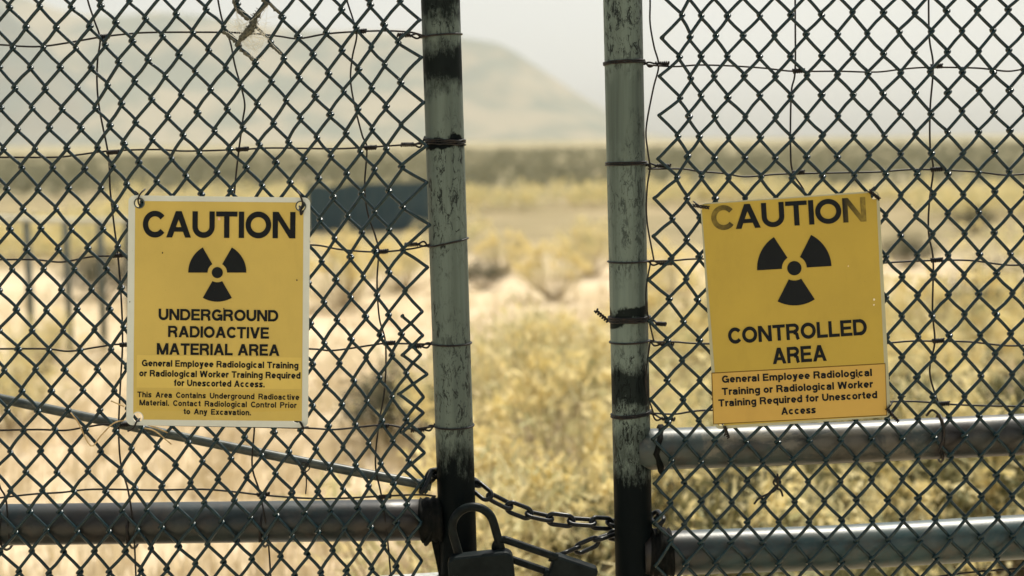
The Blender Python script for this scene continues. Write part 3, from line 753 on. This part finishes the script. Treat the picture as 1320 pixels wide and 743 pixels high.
def glyph(ch, t):
    h = t / 2; X = .74; g = []; q = t * 1.12
    if ch == 'A': w_ = 1.0; g = dia(0, 0, .5 - q / 2, 1, q) + dia(w_ - q, 0, .5 - q / 2, 1, q) + bar(.24, .22, .76, .22 + t * .82)
    elif ch == 'B': w_ = .9
    elif ch in 'CG':
        w_ = .98; g = stroke(arc(.49, .5, .49 - h, .5 - h + .01, 38, 322 if ch == 'C' else 318, 28), t)
        if ch == 'C': w_ = .89
        if ch == 'G': g = stroke(arc(w_ / 2, .5, w_ / 2 - h, .5 - h + .01, 38, 330, 28), t) + bar(.52, .38, w_, .38 + t * .8) + bar(w_ - t * .82, 0, w_, .45)
    elif ch == 'D': w_ = .94; g = bar(0, 0, t, 1) + bar(t, 0, .46, t * .88) + bar(t, 1 - t * .88, .46, 1) + stroke([(.45, h * .88)] + arc(.45, .5, w_ - .45 - h, .5 - h * .88, -90, 90, 18), t)
    elif ch == 'E': w_ = .8; g = bar(0, 0, t, 1) + bar(t, 0, w_, t * .88) + bar(t, 1 - t * .88, w_ - .02, 1) + bar(t, .5 - t * .4, w_ - .07, .5 + t * .42)
    elif ch == 'I': w_ = t; g = bar(0, 0, t, 1)
    elif ch == 'L': w_ = .74; g = bar(0, 0, t, 1) + bar(t, 0, w_, t * .88)
    elif ch == 'M': w_ = 1.1; g = bar(0, 0, t, 1) + bar(w_ - t, 0, w_, 1) + dia(w_ / 2 - q / 2, 0, .0, 1, q) + dia(w_ / 2 - q / 2, 0, w_ - q, 1, q)
    elif ch == 'N': w_ = .92; g = bar(0, 0, t, 1) + bar(w_ - t, 0, w_, 1) + dia(w_ - q, 0, 0, 1, q)
    elif ch == 'O': w_ = 1.04; g = stroke(arc(w_ / 2, .5, w_ / 2 - h, .5 - h + .01, 0, 360, 36)[:-1], t, True)
    elif ch in 'PR':
        w_ = .86 if ch == 'P' else .92
        g = bar(0, 0, t, 1) + bar(t, 1 - t * .85, .55, 1) + bar(t, .40, .55, .40 + t * .85) + stroke(arc(.54, .70 + .01, w_ - .54 - h - (.0 if ch == 'P' else .03), .29 - h * .85 + .0, -90, 90, 14), t * .95)
        if ch == 'R': g += stroke([(.5, .44), (.62, .42), (.72, .34), (.745, .15), (.80, 0)], t)
    elif ch == 'T': w_ = .86; g = bar(w_ / 2 - h, 0, w_ / 2 + h, 1 - t * .88) + bar(0, 1 - t * .88, w_, 1)
    elif ch == 'U': w_ = .9; g = bar(0, .4, t, 1) + bar(w_ - t, .4, w_, 1) + stroke(arc(w_ / 2, .42, w_ / 2 - h, .42 - h + .01, 180, 360, 20), t)
    elif ch == 'V': w_ = .94; g = dia(w_ / 2 - q / 2, 0, 0, 1, q) + dia(w_ / 2 - q / 2, 0, w_ - q, 1, q)
    elif ch == 'W': w_ = 1.34; s_ = w_ / 4; g = dia(s_ - q / 2 + .01, 0, 0, 1, q) + dia(s_ - q / 2 + .01, 0, 2 * s_ - q / 2, 1, q) + dia(3 * s_ - q / 2 - .01, 0, 2 * s_ - q / 2, 1, q) + dia(3 * s_ - q / 2 - .01, 0, w_ - q, 1, q)
    elif ch == 'a': w_ = .70; g = stroke([(.07, .50)] + arc(.33, .50, .24, X - .50 - h, 165, 0, 10) + [(w_ - h - .03, .12), (w_ - h + .02, 0)], t) + stroke([(w_ - h - .05, .44), (.36, .38)] + arc(.28, .22, .19, .15, 100, 270, 8) + [(.42, .10), (w_ - h - .04, .22)], t * .9)
    elif ch in 'cedgqpbo':
        w_ = .74; r_ = w_ / 2 - h; cy = X / 2; ry = X / 2 - h + .01
        if ch == 'o': g = stroke(arc(w_ / 2, cy, r_, ry, 0, 360, 24)[:-1], t, True)
        elif ch == 'c': g = stroke(arc(w_ / 2, cy, r_, ry, 42, 318, 20), t)
        elif ch == 'e': g = stroke(arc(w_ / 2, cy, r_, ry, 0, 318, 20), t) + bar(t * .6, cy - t * .38, w_ - .02, cy + t * .32)
        else:
            g = stroke(arc(w_ / 2, cy, r_, ry, 0, 360, 24)[:-1], t, True)
            if ch == 'd': g += bar(w_ - t, 0, w_, 1)
            if ch == 'b': g += bar(0, 0, t, 1)
            if ch == 'q': g += bar(w_ - t, -.27, w_, X)
            if ch == 'p': g += bar(0, -.27, t, X)
            if ch == 'g': g += bar(w_ - t, -.05, w_, X) + stroke([(w_ - h, -.04)] + arc(w_ / 2, -.06, r_, .15, 0, -160, 10), t * .9)
    elif ch == 'f': w_ = .42; g = bar(.11, 0, .11 + t, .8) + stroke([(.11 + h, .78)] + arc(.32, .80, .32 - .11 - h, .2 - h, 180, 90, 6) + [(w_, 1 - h)], t) + bar(0, X - t * .8, w_, X)
    elif ch in 'hnm':
        w_ = .70 if ch != 'm' else 1.10; s_ = (w_ - t) / (1 if ch != 'm' else 2)
        g = bar(0, 0, t, 1 if ch == 'h' else X)
        for k in range(1 if ch != 'm' else 2):
            cx = h + s_ * (k + .5); g += stroke(arc(cx, X - .26, s_ / 2, .26 - h + .01, 180, 0, 12) + [(cx + s_ / 2, 0)], t)
    elif ch in 'il': w_ = t; g = bar(0, 0, t, X if ch == 'i' else 1) + (bar(0, 1 - t * .85, t, 1) if ch == 'i' else [])
    elif ch == 'k': w_ = .72; g = bar(0, 0, t, 1) + dia(t * .6, .2, w_ - q * 1.15, X, q * 1.1) + dia(w_ - q, 0, .20, .44, q)
    elif ch == 'r': w_ = .46; g = bar(0, 0, t, X) + stroke(arc(.36, X - .28, .36 - h, .28 - h, 180, 85, 8) + [(w_, X - h)], t)
    elif ch == 's': w_ = .66; g = stroke([(w_ - .07, X - .2), (w_ - .14, X - .09), (w_ / 2, X - h + .005), (.15, X - .12), (.12, X - .2), (.18, X * .58), (w_ / 2, X * .5), (w_ - .16, X * .40), (w_ - .10, .2), (w_ - .16, .11), (w_ / 2, h - .005), (.13, .10), (.07, .22)], t * .95)
    elif ch == 't': w_ = .44; g = bar(.12, .12, .12 + t, .95) + stroke([(.12 + h, .2), (.15 + h, h + .02), (w_, h - .0)], t) + bar(0, X - t * .8, w_, X)
    elif ch == 'u': w_ = .70; g = bar(w_ - t, 0, w_, X) + stroke([(h, X)] + arc(w_ / 2, .26, w_ / 2 - h, .26 - h + .01, 180, 360, 12), t)
    elif ch == 'v': w_ = .70; g = dia(w_ / 2 - q / 2, 0, 0, X, q) + dia(w_ / 2 - q / 2, 0, w_ - q, X, q)
    elif ch == 'w': w_ = 1.06; s_ = w_ / 4; g = dia(s_ - q / 2 + .01, 0, 0, X, q) + dia(s_ - q / 2 + .01, 0, 2 * s_ - q / 2, X, q) + dia(3 * s_ - q / 2 - .01, 0, 2 * s_ - q / 2, X, q) + dia(3 * s_ - q / 2 - .01, 0, w_ - q, X, q)
    elif ch == 'x': w_ = .70; g = dia(0, 0, w_ - q, X, q) + dia(w_ - q, 0, 0, X, q)
    elif ch == 'y': w_ = .70; g = dia(w_ / 2 - q / 2, 0, 0, X, q) + dia(.14, -.27, w_ - q, X, q) + bar(.02, -.27, .22, -.27 + t * .8)
    elif ch == '.': w_ = t; g = bar(0, 0, t, t)
    elif ch == ' ': w_ = .30; g = []
    else: raise ValueError(ch)
    return w_, g
def text_polys(s, t, track=.13, space=None):
    x = 0; out = []
    for ch in s:
        w_, g = glyph(ch, t)
        if ch == ' ' and space: w_ = space
        for poly in g: out.append([(x + a, c) for a, c in poly])
        x += w_ + track
    return x - track, out

# ------------------------------------------------------------------ signs
class Sign:
    """a flat plate whose corners lie on the plane Y=y; all print sits a fraction of a millimetre proud of it"""
    def __init__(s, y, label, quad, group=None):
        s.y = y; s.q = quad; s.n = 0
        c = P(sum(p[0] for p in quad) / 4, max(p[1] for p in quad), y)
        s.root = empty('warning_sign', c, label, 'sign', group)
    def W(s, px, py, lift): return P(px, py, s.y) + Vector((0, -lift, 0))
    def flat(s, name, polys, m, lift, label=None):
        b = MB()
        for k, poly in enumerate(polys):
            vs = [s.W(x, y, lift + (k % 7) * 4e-6) for x, y in poly]
            # print is seen from the front: wind so the normal faces -Y
            nrm = (vs[1] - vs[0]).cross(vs[2] - vs[0])
            if nrm.y > 0: vs.reverse()
            b.add(vs, [tuple(range(len(vs)))])
        o = b.build(name, m, s.root, smooth=False)
        if label: o['label'] = label
        return o
    def text(s, st, x0, y0, x1, y1, cap, t=.2, m=None, track=.13, lift=.0011, space=None, name='lettering'):
        """baseline from (x0, y0) to (x1, y1), cap height in px"""
        wd, polys = text_polys(st, t, track, space); dx, dy = x1 - x0, y1 - y0; L = math.hypot(dx, dy); ux, uy = dx / L, dy / L
        sx = L / wd; out = []
        for p in polys: out.append([(x0 + ux * a * sx + uy * c * cap, y0 + uy * a * sx - ux * c * cap) for a, c in p])
        return s.flat(name, out, m or INK, lift)
def rrect(q, rad, n=6):
    """rounded quad from corners TL, TR, BR, BL (pixels)"""
    out = []
    for i in range(4):
        p, a, c = Vector(q[i]), Vector(q[i - 1]), Vector(q[(i + 1) % 4])
        u = (a - p).normalized(); v = (c - p).normalized(); ctr = p + (u + v) * rad
        for k in range(n + 1):
            t = k / n * PI / 2; out.append(tuple(ctr - v * rad * math.cos(t) - u * rad * math.sin(t)))
    return out
def notched(q, holes):
    """quad TL, TR, BR, BL whose corners are bitten away by the punched holes"""
    out = []
    def inside(p):
        for i in range(4):
            a, c = q[i], q[(i + 1) % 4]
            if (c[0] - a[0]) * (p[1] - a[1]) - (c[1] - a[1]) * (p[0] - a[0]) < 0: return False
        return True
    for i in range(4):
        hx, hy, hr = min(holes, key=lambda h: (h[0] - q[i][0]) ** 2 + (h[1] - q[i][1]) ** 2)
        ring = [(hx + hr * math.cos(2 * PI * k / 48), hy + hr * math.sin(2 * PI * k / 48)) for k in range(48)]
        ins = [inside(p) for p in ring]
        st = next(k for k in range(48) if ins[k] and not ins[k - 1]); arcp = []
        while ins[st % 48]: arcp.append(ring[st % 48]); st += 1
        prv = q[i - 1]; d = lambda p: (p[0] - prv[0]) ** 2 + (p[1] - prv[1]) ** 2
        if d(arcp[0]) > d(arcp[-1]): arcp.reverse()
        # project the ends on the two edges
        out += arcp
    return out
def plate(S, outline, holes, m, th, name, lift=0.0):
    """plate with punched round holes: bmesh boolean-free, via triangle fill"""
    from mathutils.geometry import tessellate_polygon
    loops = [[(x, y) for x, y in outline]] + [[(hx + hr * math.cos(2 * PI * k / 20), hy + hr * math.sin(2 * PI * k / 20)) for k in range(20)] for hx, hy, hr in holes]
    tris = tessellate_polygon([[Vector((x, y, 0)) for x, y in lp] for lp in loops])
    flatp = [p for lp in loops for p in lp]; n = len(flatp); b = MB()
    front = [S.W(x, y, lift + th) for x, y in flatp]; back = [S.W(x, y, lift) for x, y in flatp]
    fs = []
    for t_ in tris:
        a, c, d = [front[i] for i in t_]
        t_ = tuple(t_) if (c - a).cross(d - a).y < 0 else tuple(reversed(t_))
        fs.append(t_)
        if th > 0: fs.append(tuple(n + i for i in reversed(t_)))
    if th > 0:
        o_ = 0
        for lp in loops:
            m_ = len(lp)
            for k in range(m_): fs.append((o_ + k, o_ + (k + 1) % m_, n + o_ + (k + 1) % m_, n + o_ + k))
            o_ += m_
        b.add(front + back, fs)
    else: b.add(front, fs)
    return b.build(name, m, S.root, smooth=False)
def trefoil(S, cx, cy, R_, rh, ri, rot, label=None):
    polys = []
    def A(r, a): a = math.radians(a + rot); return (cx + r * math.cos(a), cy - r * math.sin(a))
    for a0 in (0, 120, 240):
        n = 12
        for k in range(n): polys.append([A(ri, a0 + 60 * k / n), A(R_, a0 + 60 * k / n), A(R_, a0 + 60 * (k + 1) / n), A(ri, a0 + 60 * (k + 1) / n)])
    polys.append([A(rh, 360 * k / 32) for k in range(32)])
    return S.flat('radiation_trefoil', polys, INK, YF + .0007)

S1 = Sign(-.0525, 'upright white bordered yellow caution sign on left leaf, reading underground radioactive material area', [(166, 252), (400, 255), (397, 551), (163, 548)])
TH = .0014
HL = [(180, 262, 5.6), (388, 266, 5.6), (178, 538, 6.2), (383, 539, 6.2)]
plate(S1, rrect([(166, 252), (400, 255), (397, 551.5), (163, 548)], 8), HL, WHT, TH, 'sign_plate')
YF = TH + .0003
q = [(174.5, 259), (392, 261), (389.5, 543), (172, 541)]
plate(S1, notched(q, [(a, c, r + 1.2) for a, c, r in HL]), [], YEL_L, 0, 'yellow_field', YF)
S1.flat('sticker', [[(177, 457.5), (388.8, 461), (388.2, 501.5), (176.5, 499.5)]], STK_L, YF + .0003)
S1.flat('sticker', [[(176.8, 502.5), (388, 505), (386, 529), (340, 530.5), (186, 529), (176.5, 527)]], STK_L2, YF + .0003)
TL = YF + .0007
S1.text('CAUTION', 184.5, 306, 381, 307.5, 34, .215, track=.055, lift=TL)
trefoil(S1, 280.5, 351.5, 37.5, 7.2, 12.5, 0)
S1.text('UNDERGROUND', 204.8, 412.5, 359, 414.5, 14.6, .23, track=.075, lift=TL)
S1.text('RADIOACTIVE', 217, 434.5, 347, 436.7, 14.6, .23, track=.075, lift=TL)
S1.text('MATERIAL AREA', 202.5, 457, 360.5, 458.8, 14.8, .23, track=.075, lift=TL, space=.32)
S1.text('General Employee Radiological Training', 183.3, 472, 385, 475.2, 8.4, .24, track=.095, lift=TL)
S1.text('or Radiological Worker Training Required', 180, 485, 387.6, 488.2, 8.4, .24, track=.095, lift=TL)
S1.text('for Unescorted Access.', 224.6, 497.4, 341.5, 499.4, 8.4, .24, track=.095, lift=TL)
S1.text('This Area Contains Underground Radioactive', 177.5, 512, 386, 515.6, 7.4, .225, track=.115, lift=TL, space=.55)
S1.text('Material. Contact Radiological Control Prior', 180.2, 522.4, 382.6, 526, 7.4, .225, track=.115, lift=TL, space=.55)
S1.text('to Any Excavation.', 237, 533.8, 323.8, 535.4, 7.4, .225, track=.115, lift=TL, space=.5)
for hx, hy, hr in HL[:2]:
    b = MB(); c = S1.W(hx, hy, TH + .0004)
    b.tube([c + Vector((math.cos(a) * .0074, 0, math.sin(a) * .0074)) for a in [2 * PI * k / 24 for k in range(24)]], .0010, 6, closed=True)
    b.build('grommet', BARM, S1.root)

S2 = Sign(-.0535, 'tilted yellow caution sign on the right gate leaf, marking a controlled area', [(902, 263), (1133, 246), (1147, 538), (920, 553)])
Q2 = [(902.5, 262.5), (1132.8, 246), (1148, 537.2), (922, 553.5)]
HR = [(907.5, 268, 4.6), (1126.5, 252.5, 4.6), (929, 544.5, 4.6), (1138.5, 531.5, 4.6)]
plate(S2, rrect(Q2, 7), HR, WHT2, TH, 'sign_plate')
plate(S2, notched([(903.8, 263.8), (1129.5, 248), (1142.8, 536), (921.2, 549.5)], [(a, c, r + .3) for a, c, r in HR]), [], YEL_R, 0, 'yellow_field', YF)
EDG = mat('sticker_edge_grime', (.16, .10, .02), .7, 0, .2)
S2.flat('sticker_rim', [[(916.6, 480.3), (1141.0, 468.0), (1143.2, 535.6), (919.0, 547.2)]], EDG, YF + .00015)
S2.flat('sticker', [[(918.0, 481.6), (1140.2, 469.4), (1142.2, 534.4), (920.2, 546.0)]], STK_R, YF + .0003)
nt = NT(INKF)                                 # print bleached away at its two ends
xx = nt.z('X'); xa = P(917, 280, -.0535).x; xb = P(1118, 270, -.0535).x
gl = nt.n('ShaderNodeMapRange', clamp=True); gl.inputs[1].default_value = xa + .045; gl.inputs[2].default_value = xa; nt.l(xx, gl.inputs[0])
gr = nt.n('ShaderNodeMapRange', clamp=True); gr.inputs[1].default_value = xb - .038; gr.inputs[2].default_value = xb; nt.l(xx, gr.inputs[0])
ff = nt.math('MULTIPLY', nt.math('ADD', nt.math('MULTIPLY', gl.outputs[0], .8), gr.outputs[0], True), nt.math('ADD', -.1, nt.math('MULTIPLY', nt.noise(140, 6, .7), 1.6), True))
nt.base(nt.mix(ff, (.008, .011, .014), (.33, .25, .05)))
S2.text('CAUTION', 917.5, 297.3, 1116.6, 285.5, 31.5, .205, INKF, track=.055, lift=TL)['label'] = 'CAUTION heading bleached at its first and last letters'
trefoil(S2, 1023.6, 345.8, 48, 9.2, 16, 3.3)
S2.text('CONTROLLED', 939, 443.5, 1117.5, 431.5, 20.6, .225, track=.075, lift=TL)
S2.text('AREA', 996, 469.5, 1065.5, 465, 20.8, .225, track=.075, lift=TL)
S2.text('General Employee Radiological', 930.5, 493.6, 1123.6, 484.6, 9.4, .24, track=.095, lift=TL)
S2.text('Training or Radiological Worker', 930.5, 509.4, 1125, 499.3, 9.4, .24, track=.095, lift=TL)
S2.text('Training Required for Unescorted', 926, 524.2, 1130.5, 513.2, 9.4, .24, track=.095, lift=TL)
S2.text('Access', 1006.8, 534.6, 1051.3, 532.6, 9.4, .24, track=.095, lift=TL)
for S_, cx, cy, sz, c_ in ((S1, 283, 282.5, 2.0, (.75, .5, .36)), (S1, 289, 398, 1.0, (.03, .02, .02)), (S1, 210, 326, 1.1, (.05, .04, .02)), (S1, 163.8 + 4, 389, .8, (.04, .04, .03)), (S1, 383, 361, 1.0, (.04, .03, .02)), (S1, 331, 524, 1.6, (.2, .15, .05)), (S2, 1126, 386, 1.5, (.8, .76, .6)), (S2, 1126, 393, 1.1, (.8, .76, .6)), (S2, 1093, 343, .9, (.7, .62, .4)), (S2, 1106, 486, 1.0, (.05, .04, .02))):
    mm = mat('chipped_paint', c_, .7, 0, .2); n_ = 7
    S_.flat('paint_chip', [[(cx + sz * random.uniform(.6, 1.1) * math.cos(2 * PI * k / n_), cy + sz * random.uniform(.7, 1.5) * math.sin(2 * PI * k / n_)) for k in range(n_)]], mm, TL + .0002)
# wires that hold the signs
def sign_wire(S, paths, r=.0013, m=None):
    b = MB()
    for q in paths: b.tube(smooth_path([P(a, c, y_) for a, c, y_ in q], 5), r, 6)
    b.build('hanging_wire', m or DARK, S.root)
F1, B1 = -.0565, -.040
sign_wire(S1, [[(187, 244, B1), (181, 250, F1), (178, 258, F1), (180, 265, -.048), (182, 262, B1)], [(178, 250, F1), (174, 247, -.05)]])
sign_wire(S1, [[(383, 246, B1), (387, 252, F1), (390, 262, F1), (388, 270, -.053), (386, 266, B1)], [(387, 270, F1), (388, 277, F1), (391, 272, F1)]], .0015)
sign_wire(S1, [[(180, 540, B1), (176, 544, F1), (172, 552, F1), (165, 556, -.048)]], .0015)
sign_wire(S1, [[(384, 542, B1), (388, 546, F1), (391, 553, F1), (386, 549, -.047), (393, 545, B1)], [(390, 552, F1), (397, 551, B1)]], .0019)
def twisted(S, a, c, r, n=3):
    a, c = Vector(a), Vector(c); ax = (c - a).normalized(); u = ax.cross(Vector((0, 1, 0))).normalized(); v = ax.cross(u); b = MB()
    for ph in (0, PI):
        pts = []
        for i in range(n * 8 + 1):
            an = i / 8 * 2 * PI + ph; pts.append(a.lerp(c, i / (n * 8)) + (u * math.cos(an) + v * math.sin(an)) * r)
        b.tube(pts, .0012, 5)
    b.build('hanging_wire', DARK, S.root)
twisted(S2, P(893, 265, -.055), P(914, 268, -.060), .0018); twisted(S2, P(1120, 246, -.058), P(1134, 257, -.060), .0020)
twisted(S2, P(934, 550, -.060), P(939, 565, -.052), .0018); twisted(S2, P(1143, 527, -.060), P(1158, 544, -.055), .0018, 4)
sign_wire(S2, [[(907, 267, B1), (903, 268, -.058), (899, 264, -.056), (894, 260, B1)], [(1127, 252, B1), (1122, 247, -.058), (1127, 241, -.05)], [(1133, 256, -.058), (1128, 252, -.0585), (1122, 250, -.0585)], [(931, 547, B1), (936, 553, -.0585), (934, 562, -.055)], [(1141, 529, B1), (1147, 524, -.0585), (1151, 517, B1)]])

# ------------------------------------------------------------------ chain
CH = empty('security_chain', P(700, 690, 0), 'black steel chain sagging across the gap and passing round both gate posts', 'chain')
path = smooth_path([P(546, 634, -.046), P(551, 618, -.036), P(566, 610, .030), P(588, 610, .044), P(610, 621, .028), P(622, 634, .004), P(651, 650, 0), P(677, 661, -.002), P(706, 668, -.002), P(736, 672, -.002), P(765, 674, 0),
                    P(788, 675, .018), P(812, 673, .044), P(836, 668, .036), P(847, 668, .0), P(850, 680, -.012), P(842, 690, .030), P(816, 694, .044), P(792, 690, .026), P(775, 694, .004), P(755, 704, -.006), P(733, 711, -.020), P(716, 720, -.042)], 24)
cum = [0]
for a, c in zip(path, path[1:]): cum.append(cum[-1] + (c - a).length)
def at_len(s):
    for i in range(1, len(cum)):
        if cum[i] >= s: return path[i - 1].lerp(path[i], (s - cum[i - 1]) / max(cum[i] - cum[i - 1], 1e-9))
    return path[-1]
pitch = .0338; wr = .0036
lb = MB(); hl, hw = pitch / 2 + wr * .98 - .0095, .0083       # half straight length, half width of centreline
pts = [(hl * 1, -hw, 0)] + [(hl + (pitch / 2 + wr * .0 + wr - hl) * 0 + .0098 * math.cos(a), hw * math.sin(a), 0) for a in [(-PI / 2 + PI * k / 10) for k in range(1, 10)]] + [(hl, hw, 0), (0, hw, 0), (-hl, hw, 0)] + \
      [(-hl - .0098 * math.cos(a), -hw * math.sin(a), 0) for a in [(-PI / 2 + PI * k / 10) for k in range(1, 10)]] + [(-hl, -hw, 0), (0, -hw, 0)]
lb.tube(pts, wr, 10, closed=True)
lme = bpy.data.meshes.new('link'); lme.from_pydata(lb.v, [], lb.f); lme.materials.append(CHAIN); lme.polygons.foreach_set('use_smooth', [True] * len(lme.polygons)); lme.update()
s = pitch / 2; k = 0
# phase chosen so that a broad face shows at px 651
while s < cum[-1]:
    p = at_len(s); d = (at_len(min(s + .012, cum[-1])) - at_len(max(s - .012, 0))).normalized()
    nrm = Vector((0, -1, 0)); nrm = (nrm - d * nrm.dot(d)).normalized(); side = nrm.cross(d)
    an = math.radians((18 if k % 2 else 76) + random.uniform(-9, 9))
    zax = nrm * math.cos(an) + side * math.sin(an); yax = zax.cross(d)
    o = link('link', lme, None); o.parent = CH
    M = Matrix((d, yax, zax)).transposed().to_4x4(); M.translation = p - BASE[CH.name]
    o.matrix_local = M
    s += pitch; k += 1

# ------------------------------------------------------------------ padlocks
def rot2(px, py, ang, lx, ly):
    """local offsets in photo px (y down) rotated by ang"""
    c_, s_ = math.cos(ang), math.sin(ang); return (px + lx * c_ - ly * s_, py + lx * s_ + ly * c_)
def lock_body(cx, cy, ang, w_, h_, y, th, parent, rad):
    """rounded body with a chamfered rim"""
    b = MB(); rings = []
    def outline(inset): 
        q = [rot2(cx, cy, ang, sx * (w_ / 2 - inset), sy * (h_ / 2 - inset)) for sx, sy in ((-1, -1), (1, -1), (1, 1), (-1, 1))]
        return rrect(q, rad - inset * .6, 5)
    levels = [(3.0, -th / 2), (.8, -th / 2 + .002), (0, -th / 2 + .0045), (0, th / 2 - .0045), (.8, th / 2 - .002), (3.0, th / 2)]
    vs = []; n = 0
    for ins, dy in levels:
        o_ = outline(ins); n = len(o_); vs += [P(a, c, y) + Vector((0, dy, 0)) for a, c in o_]
    fs = [tuple(range(n - 1, -1, -1)), tuple((len(levels) - 1) * n + k for k in range(n))]
    for l in range(len(levels) - 1):
        for k in range(n): k2 = (k + 1) % n; fs.append((l * n + k, l * n + k2, (l + 1) * n + k2, (l + 1) * n + k))
    b.add(vs, fs); return b.build('body', LOCKM, parent, smooth=False)
def shackle(cx, cy, ang, wid, leg, y, r, parent, ys=(0, 0), m=None):
    """U bar: (cx, cy) = middle of the body's top edge"""
    pts = []
    for (lx, ly, k) in [(-wid / 2, 6, 0), (-wid / 2, -leg * .5, 0)] + [(-wid / 2 * math.cos(a), -leg - wid / 2 * math.sin(a), a / PI) for a in [PI * i / 10 for i in range(11)]] + [(wid / 2, -leg * .5, 1), (wid / 2, 6, 1)]:
        p = rot2(cx, cy, ang, lx, ly); pts.append(P(p[0], p[1], y) + Vector((0, ys[0] + (ys[1] - ys[0]) * k, 0)))
    b = MB(); b.tube(smooth_path(pts, 3), r, 14); return b.build('shackle', m or SHACK, parent)
L1 = empty('padlock', P(620, 760, -.06), 'large black padlock hanging upright in front of the left post with its thick shackle arched', 'padlock', 'padlocks joining the chain')
lock_body(623, 758, math.radians(-6), 84, 92, -.062, .028, L1, 10)
shackle(619.5, 714, math.radians(-16), 54, 35, -.052, .0068, L1, (-.002, .0))
# bushings and lamination lines of the big lock
b = MB()
for lx in (-28, 28):
    p0 = rot2(618.5, 714, math.radians(-6), lx, -2.5); p1 = rot2(618.5, 714, math.radians(-6), lx, 3)
    b.tube([P(p0[0], p0[1], -.053), P(p1[0], p1[1], -.053)], .0098, 18); 
b.build('collar', LOCKM, L1)
L2 = empty('padlock', P(740, 745, -.05), 'smaller black padlock tilted sideways low in the gap, hooked through the big padlock shackle', 'padlock', 'padlocks joining the chain')
A2 = math.radians(21 + 90)
lock_body(737, 741, math.radians(19), 60, 40, -.048, .024, L2, 6)
shackle(709, 727, math.radians(19 - 90), 24, 62, -.050, .0060, L2, (.006, -.006))
b = MB(); p0 = rot2(709, 731, math.radians(19), -3, 0); 
for ly in (-11, 12):
    a_ = rot2(709, 729, math.radians(19), -4, ly); c_ = rot2(709, 729, math.radians(19), 6, ly); b.tube([P(a_[0], a_[1], -.050), P(c_[0], c_[1], -.050)], .0078, 16)
b.build('collar', LOCKM, L2)

# ------------------------------------------------------------------ cobweb with a mud clump, straw
WEBM = mat('cobweb_silk', (.78, .76, .66), .6, 0, .3)
MUD = m_plain('dusty_debris', (.03, .036, .032), (.15, .145, .105), 300, .95, 0, .8, .002)
CW = empty('cobweb', P(325, 40, -.045), 'dusty cobweb with a dark debris clump at the top of the left leaf', 'cobweb')
YC = -.046
b = MB(); cl = smooth_path([P(346, 4, YC), P(338, 12, YC), P(330, 22, YC), P(326, 32, YC), P(321, 40, YC), P(311, 50, YC), P(305, 60, YC)], 8)
prof = [.0022, .003, .0036, .0058, .0068, .0038, .0026]
b.tube(cl, [lerp_tab([(i / 6, prof[i]) for i in range(7)], k / (len(cl) - 1)) * random.uniform(.8, 1.25) for k in range(len(cl))], 10)
for _ in range(60):
    q = random.choice(cl[10:40]); d = Vector((random.gauss(0, 1), random.gauss(0, .6), random.gauss(0, 1))).normalized()
    b.tube([q, q + d * random.uniform(.005, .011)], [.0012, .0003], 4)
b.build('debris_clump', MUD, CW)
b = MB()
b_ = None
segs = [((304, 12), (320, 26)), ((288, 42), (303, 54)), ((347, 5), (361, 18)), ((348, 58), (363, 70)), ((310, 64), (326, 78)), ((301, 0), (304, 11)), ((338, 0), (346, 6))]
for (a, c) in segs:
    A_, C_ = P(*a, YC), P(*c, YC); n = 9
    b = MB(); b.tube([A_.lerp(C_, i / n) + Vector((random.gauss(0, .0005), 0, random.gauss(0, .0005))) for i in range(n + 1)], [random.uniform(.0016, .0034) for _ in range(n + 1)], 7); b.build('dust_crust', MUD, CW)
b = MB(); anchors = [(290, 40), (304, 10), (320, 26), (330, 20), (345, 8), (360, 20), (347, 50), (363, 70), (341, 78), (310, 64), (303, 54), (326, 78), (352, 45), (328, 44), (318, 42)]
ctrs = [(304, 30), (338, 38), (325, 62), (312, 46)]
for cx, cy in ctrs:
    for _ in range(11):
        ax_, ay_ = random.choice(anchors); e = random.choice(anchors)
        m1 = (cx + random.gauss(0, 7), cy + random.gauss(0, 7))
        b.tube(smooth_path([P(ax_, ay_, YC + random.uniform(-.003, .004)), P(m1[0], m1[1], YC + random.uniform(-.004, .004)), P(e[0] * .5 + cx * .5, e[1] * .5 + cy * .5, YC)], 4), .00022, 3, False)
b.build('silk', WEBM, CW)
sp = P(150, 575, -.047); STW = empty('straw', sp, 'broken dry straw caught in the mesh below the left sign corner', 'straw')
for q in ([(143, 517), (155, 522), (160, 524)], [(91, 532), (101, 545), (117, 575), (130, 562), (146, 546), (160, 542)], [(186, 552), (200, 556), (221, 573)], [(190, 548), (205, 553), (216, 558)]):
    b = MB(); b.tube(smooth_path([P(a, c, -.047) for a, c in q], 4), .0011, 5); b.build('stalk', STRAW, STW)
